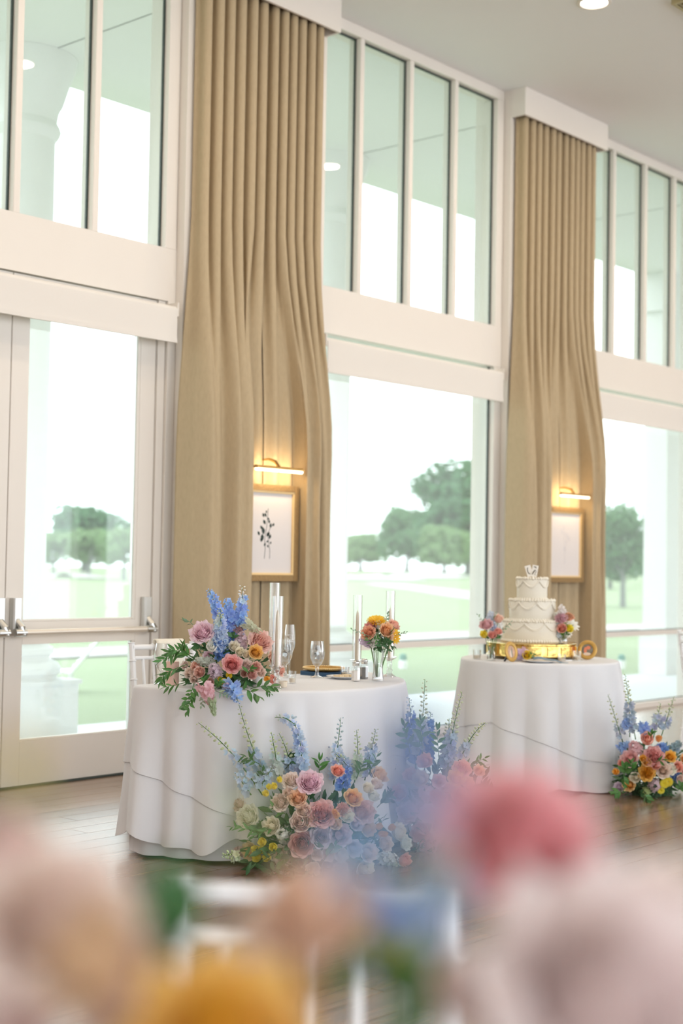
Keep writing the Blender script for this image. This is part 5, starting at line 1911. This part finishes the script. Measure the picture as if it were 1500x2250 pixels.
def round_frame(px, py, label, rotz, tilt, art, seed):
    q = clear(onz(px, py, TK), .035 if art == 0 else .06)
    t = thing('round_photo_frame', label, 'picture frame', (q.x, q.y, TK+.002), rotz, 'round gilt photo frames')
    R = .062
    fr = MB()
    n, m = 40, 10
    rws = []
    for i in range(n):
        a = 2*PI*i/n
        row = []
        for j in range(m):
            b = 2*PI*j/m
            rr = R-.013+.013*math.cos(b)
            row.append((rr*math.cos(a), .008*math.sin(b), rr*math.sin(a)))
        rws.append(row+[row[0]])
    rws.append(rws[0])
    fr.grid(rws)
    Rm = Matrix.Rotation(tilt, 4, 'X')
    sh = Matrix.Translation((0, 0, R*math.cos(tilt)+.001))
    T = sh @ Rm

    def put(mb, name, m_, parent=t):
        mb.v = [tuple(T @ Vector(v)) for v in mb.v]
        return mb.build(name, m_, parent, smooth=True, angle=45)
    put(fr, 'gilt_rim', M_RIM)
    dk = MB().lathe([(.0001, 0), (R-.016, 0)], 36, cap0=False, cap1=False)
    dk.v = [(x, z-.001, y) for x, y, z in dk.v]
    pic = put(dk, 'portrait', M_PORTRAIT_A if art == 0 else M_PORTRAIT_B)
    for k, (x, z, a, b, m_) in enumerate([(-.006, -.012, .012, .022, M_SKINTONE), (.004, -.004, .006, .03, M_PORTRAIT_B)] if art == 0 else [(.006, .014, .014, .012, M_CORALTONE), (-.012, -.002, .010, .02, M_CORALTONE), (0, -.026, .024, .010, M_SKINTONE)]):
        e = MB().lathe([(.0001, 0), (1, 0)], 18, cap0=False, cap1=False)
        e.v = [(x+u*a, -.0018-.0003*k, z+v*b) for u, v, w_ in e.v]
        put(e, 'portrait_figure', m_, pic)
    MB().tube([tuple(T @ Vector((0, .004, .01))), (0, .05, .001)], .006, 6).build('easel_leg', M_BLACKEASEL, t)
    return t


round_frame(1099, 1458, 'round gilt frame with sepia portrait leaning beside the bud vase', vang+PI/2+.95, -.18, 0, 1)
round_frame(1284, 1448, 'round gilt frame with dark portrait at the curtain side of the cake', vang+PI/2-.25, -.22, 1, 2)
votive(1031, 1449, 'clear votive at the window edge of the cake table', .026, .060, M_GLASS, TK)
votive(1126, 1454, 'small blue tinted votive in front of the gold stand', .022, .045, M_CRYSTAL, TK, at_=(7.30, -1.95))
votive(1223, 1449, 'clear tumbler votive before the gold stand', .027, .045, M_GLASS, TK)
votive(1262, 1450, 'taller clear votive beside the dark round portrait', .028, .062, M_GLASS, TK)
q = clear(onz(1184, 1456, TK), .10)
t = thing('cake_plate', 'white plate at the front of the cake table', 'plate', (q.x, q.y, TK))
lath('plate', [(.06, 0), (.065, .004), (.105, .014), (.106, .016), (.065, .008), (.0001, .008)], M_PORCELAIN, t, 44)
qn = q+Vector((0, 0, .0165))
t = thing('slate_napkin', 'slate blue napkin folded across the white cake plate', 'napkin', (qn.x+RV.x*.045, qn.y+RV.y*.045, qn.z), vang+PI/2)
nb = MB()
rws = []
for i in range(13):
    u = i/12
    x = -.08+.21*u
    z = .010*math.exp(-((u-.18)/.16)**2)+.0 if u < .62 else -.0145*sstep(.62, .82, u)
    rws.append([(x, -.030+.012*u, z+.0002), (x, -.005, z+.012*(1-u)+.002), (x, .022-.02*u, z+.0008)])
nb.grid(rws)
o = nb.build('napkin_fold', M_SLATE, t, smooth=True, angle=None)
md = o.modifiers.new('thickness', 'SOLIDIFY')
md.thickness = 0.003
md.offset = 1
qk = clear(onz(1240, 1446, TK), .03)
t = thing('cake_knife', 'silver cake knife lying behind the napkin', 'knife', (qk.x, qk.y, TK), vang+PI/2+.2)
MB().bbox(-.08, 0, -.008, .008, .0, .009, .003).build('handle', M_PORCELAIN, t)
MB().bbox(0, .09, -.012, .012, .002, .005, .003).build('blade', M_STEEL, t)
qf = clear(onz(1148, 1450, TK), .045)
LB = Arrangement('loose_posy', 'loose posy of one yellow rose and lilac stock lying before the gold stand', 'flowers', (qf.x, qf.y, TK+.001), (qf.x, qf.y, TK+.02), 81)
ddp = (qf-CAM).dot(FV)
LB.flower('rose', *P9(635, 1095), 90*.2*1.15, (0.95, 0.70, 0.06), ddp-.015, face=(-FV+UV*.3))
LB.flower('stock', *P9(560, 1060), 24, (0.78, 0.60, 0.76), ddp-.005, face=(-RV+UV*.5-FV*.4))
LB.flower('stock', *P9(540, 1120), 20, (0.72, 0.60, 0.80), ddp, face=(-RV-FV*.4))
LB.flower('stock', *P9(600, 1040), 18, (0.84, 0.64, 0.72), ddp, face=(UV-FV*.4))
LB.sprig(at(*P9(650, 1130), ddp-.02), at(*P9(715, 1080), ddp-.02), 5, .035, GREEN, (0, 0, 0), 1)

# ------------------------------------------------------------------ guest table with its centrepiece, close to the lens
GD = Vector((math.cos(YAW), math.sin(YAW), 0))
GR = Vector((math.sin(YAW), -math.cos(YAW), 0))
gc = Vector((CAM.x, CAM.y, 0))+GD*.74+GR*.03
gp = outline_round(gc.x, gc.y, .64, 220)
table('guest_table', 'round guest table under the blurred centrepiece', gc.x, gc.y, [(-.35, -.35), (.35, -.35), (-.35, .35), (.35, .35)], [(gc.x+(x-gc.x)*.985, gc.y+(y-gc.y)*.985) for x, y in gp])
fg = foldfn(18, 0.03, 19)
drape('tablecloth', 'white cloth on the guest table under the blurred centrepiece', gp, TZ, lambda s: 0.02, lambda s, t: fg(s, t), 0.02)
vt = thing('centrepiece_vase', 'tall glass vase lifting the blurred centrepiece flowers', 'vase', (gc.x, gc.y, TZ+.0005))
lath('base', [(.07, 0), (.07, .006), (.02, .02)], M_CRYSTAL, vt)
lath('stem', [(.02, .02), (.014, .09), (.02, .16)], M_CRYSTAL, vt)
lath('bowl', [(.02, .16), (.06, .19), (.07, .235), (.068, .235), (.056, .195), (.0001, .172)], M_GLASS, vt, c1=False)
fcen = gc+Vector((0, 0, 1.10))
FG = Arrangement('centrepiece_flowers', 'out of focus centrepiece of blush, coral and orange roses close to the lens', 'flowers', (gc.x, gc.y, TZ+.235), fcen, 91)
MB().lathe([(.04, -.035), (.05, 0), (.045, .035), (.0001, .05)], 24).build('foam_ball', M_FOAM, FG.root, smooth=True)
for kd, px, py, d, col, dep in (
        ('garden_rose', 1140, 1825, 400, (0.96, 0.46, 0.48), .78), ('garden_rose', 1340, 2150, 600, (0.95, 0.83, 0.79), .64), ('garden_rose', 1500, 2010, 300, (0.95, 0.85, 0.80), .74),
        ('garden_rose', 110, 2010, 400, (0.93, 0.76, 0.66), .68), ('rose', 10, 1930, 260, (0.92, 0.68, 0.64), .74), ('rose', 200, 2110, 260, (0.93, 0.72, 0.50), .66), ('garden_rose', 480, 2275, 430, (0.95, 0.55, 0.14), .64),
        ('rose', 690, 2000, 300, (0.95, 0.72, 0.55), .74), ('rose', 590, 2060, 190, (0.95, 0.80, 0.70), .80), ('rose', 280, 2190, 260, (0.92, 0.70, 0.64), .72), ('rose', 640, 2190, 170, (0.93, 0.62, 0.36), .72),
        ('rose', 1040, 2190, 200, (0.92, 0.76, 0.70), .70), ('rose', 60, 2200, 260, (0.92, 0.74, 0.72), .70)):
    FG.flower(kd, px, py, d, col, dep, face=(-FV*.7+UV*.85+RV*.1) if d > 390 else None)
for a, b, cols, n, sz, da, db, kw in (
        ((950, 1990), (878, 1545), ((0.34, 0.42, 0.60), (0.40, 0.48, 0.62)), 8, .013, .45, .44, dict(bare=.30, budfrac=.0)),
        ((800, 1960), (785, 1815), ((0.42, 0.62, 0.88), (0.50, 0.64, 0.85)), 3, .014, .48, .47, dict(bare=.3, budfrac=.0)),
        ((880, 2110), (880, 1965), (BLUE, PALEBLUE), 9, .024, .84, .84, dict(bare=0, budfrac=.1)), ((960, 2060), (1000, 1880), ((0.50, 0.58, 0.76), PALEBLUE), 6, .014, .66, .62, dict(bare=.2, budfrac=.1))):
    FG.spike(at(*a, da), at(*b, db), cols, n, sz, (0, 0, 0), **kw)
for a, b, n, lf, kd, cl, dep in (((420, 2120), (350, 2000), 6, .045, 2, (.06, .17, .06), .74), ((770, 2200), (745, 2130), 4, .030, 2, (.10, .20, .05), .80), ((890, 2180), (920, 2100), 4, .034, 2, (.08, .22, .07), .80), ((860, 2160), (850, 2090), 3, .03, 2, (.40, .44, .10), .78), ((1080, 1990), (1105, 1915), 5, .035, 2, (.14, .26, .05), .80),
                                 ((610, 1850), (550, 1770), 2, .026, 0, (.36, .46, .20), .46), ((100, 1800), (50, 1690), 2, .024, 0, (.46, .50, .18), .50), ((960, 2240), (930, 2190), 4, .045, 2, (.08, .18, .05), .76)):
    FG.sprig(at(*a, dep), at(*b, dep), n, lf, cl, (0, 0, 0), kd)
FG.flower('tulip', 60, 1665, 80, (0.94, 0.74, 0.30), .50)
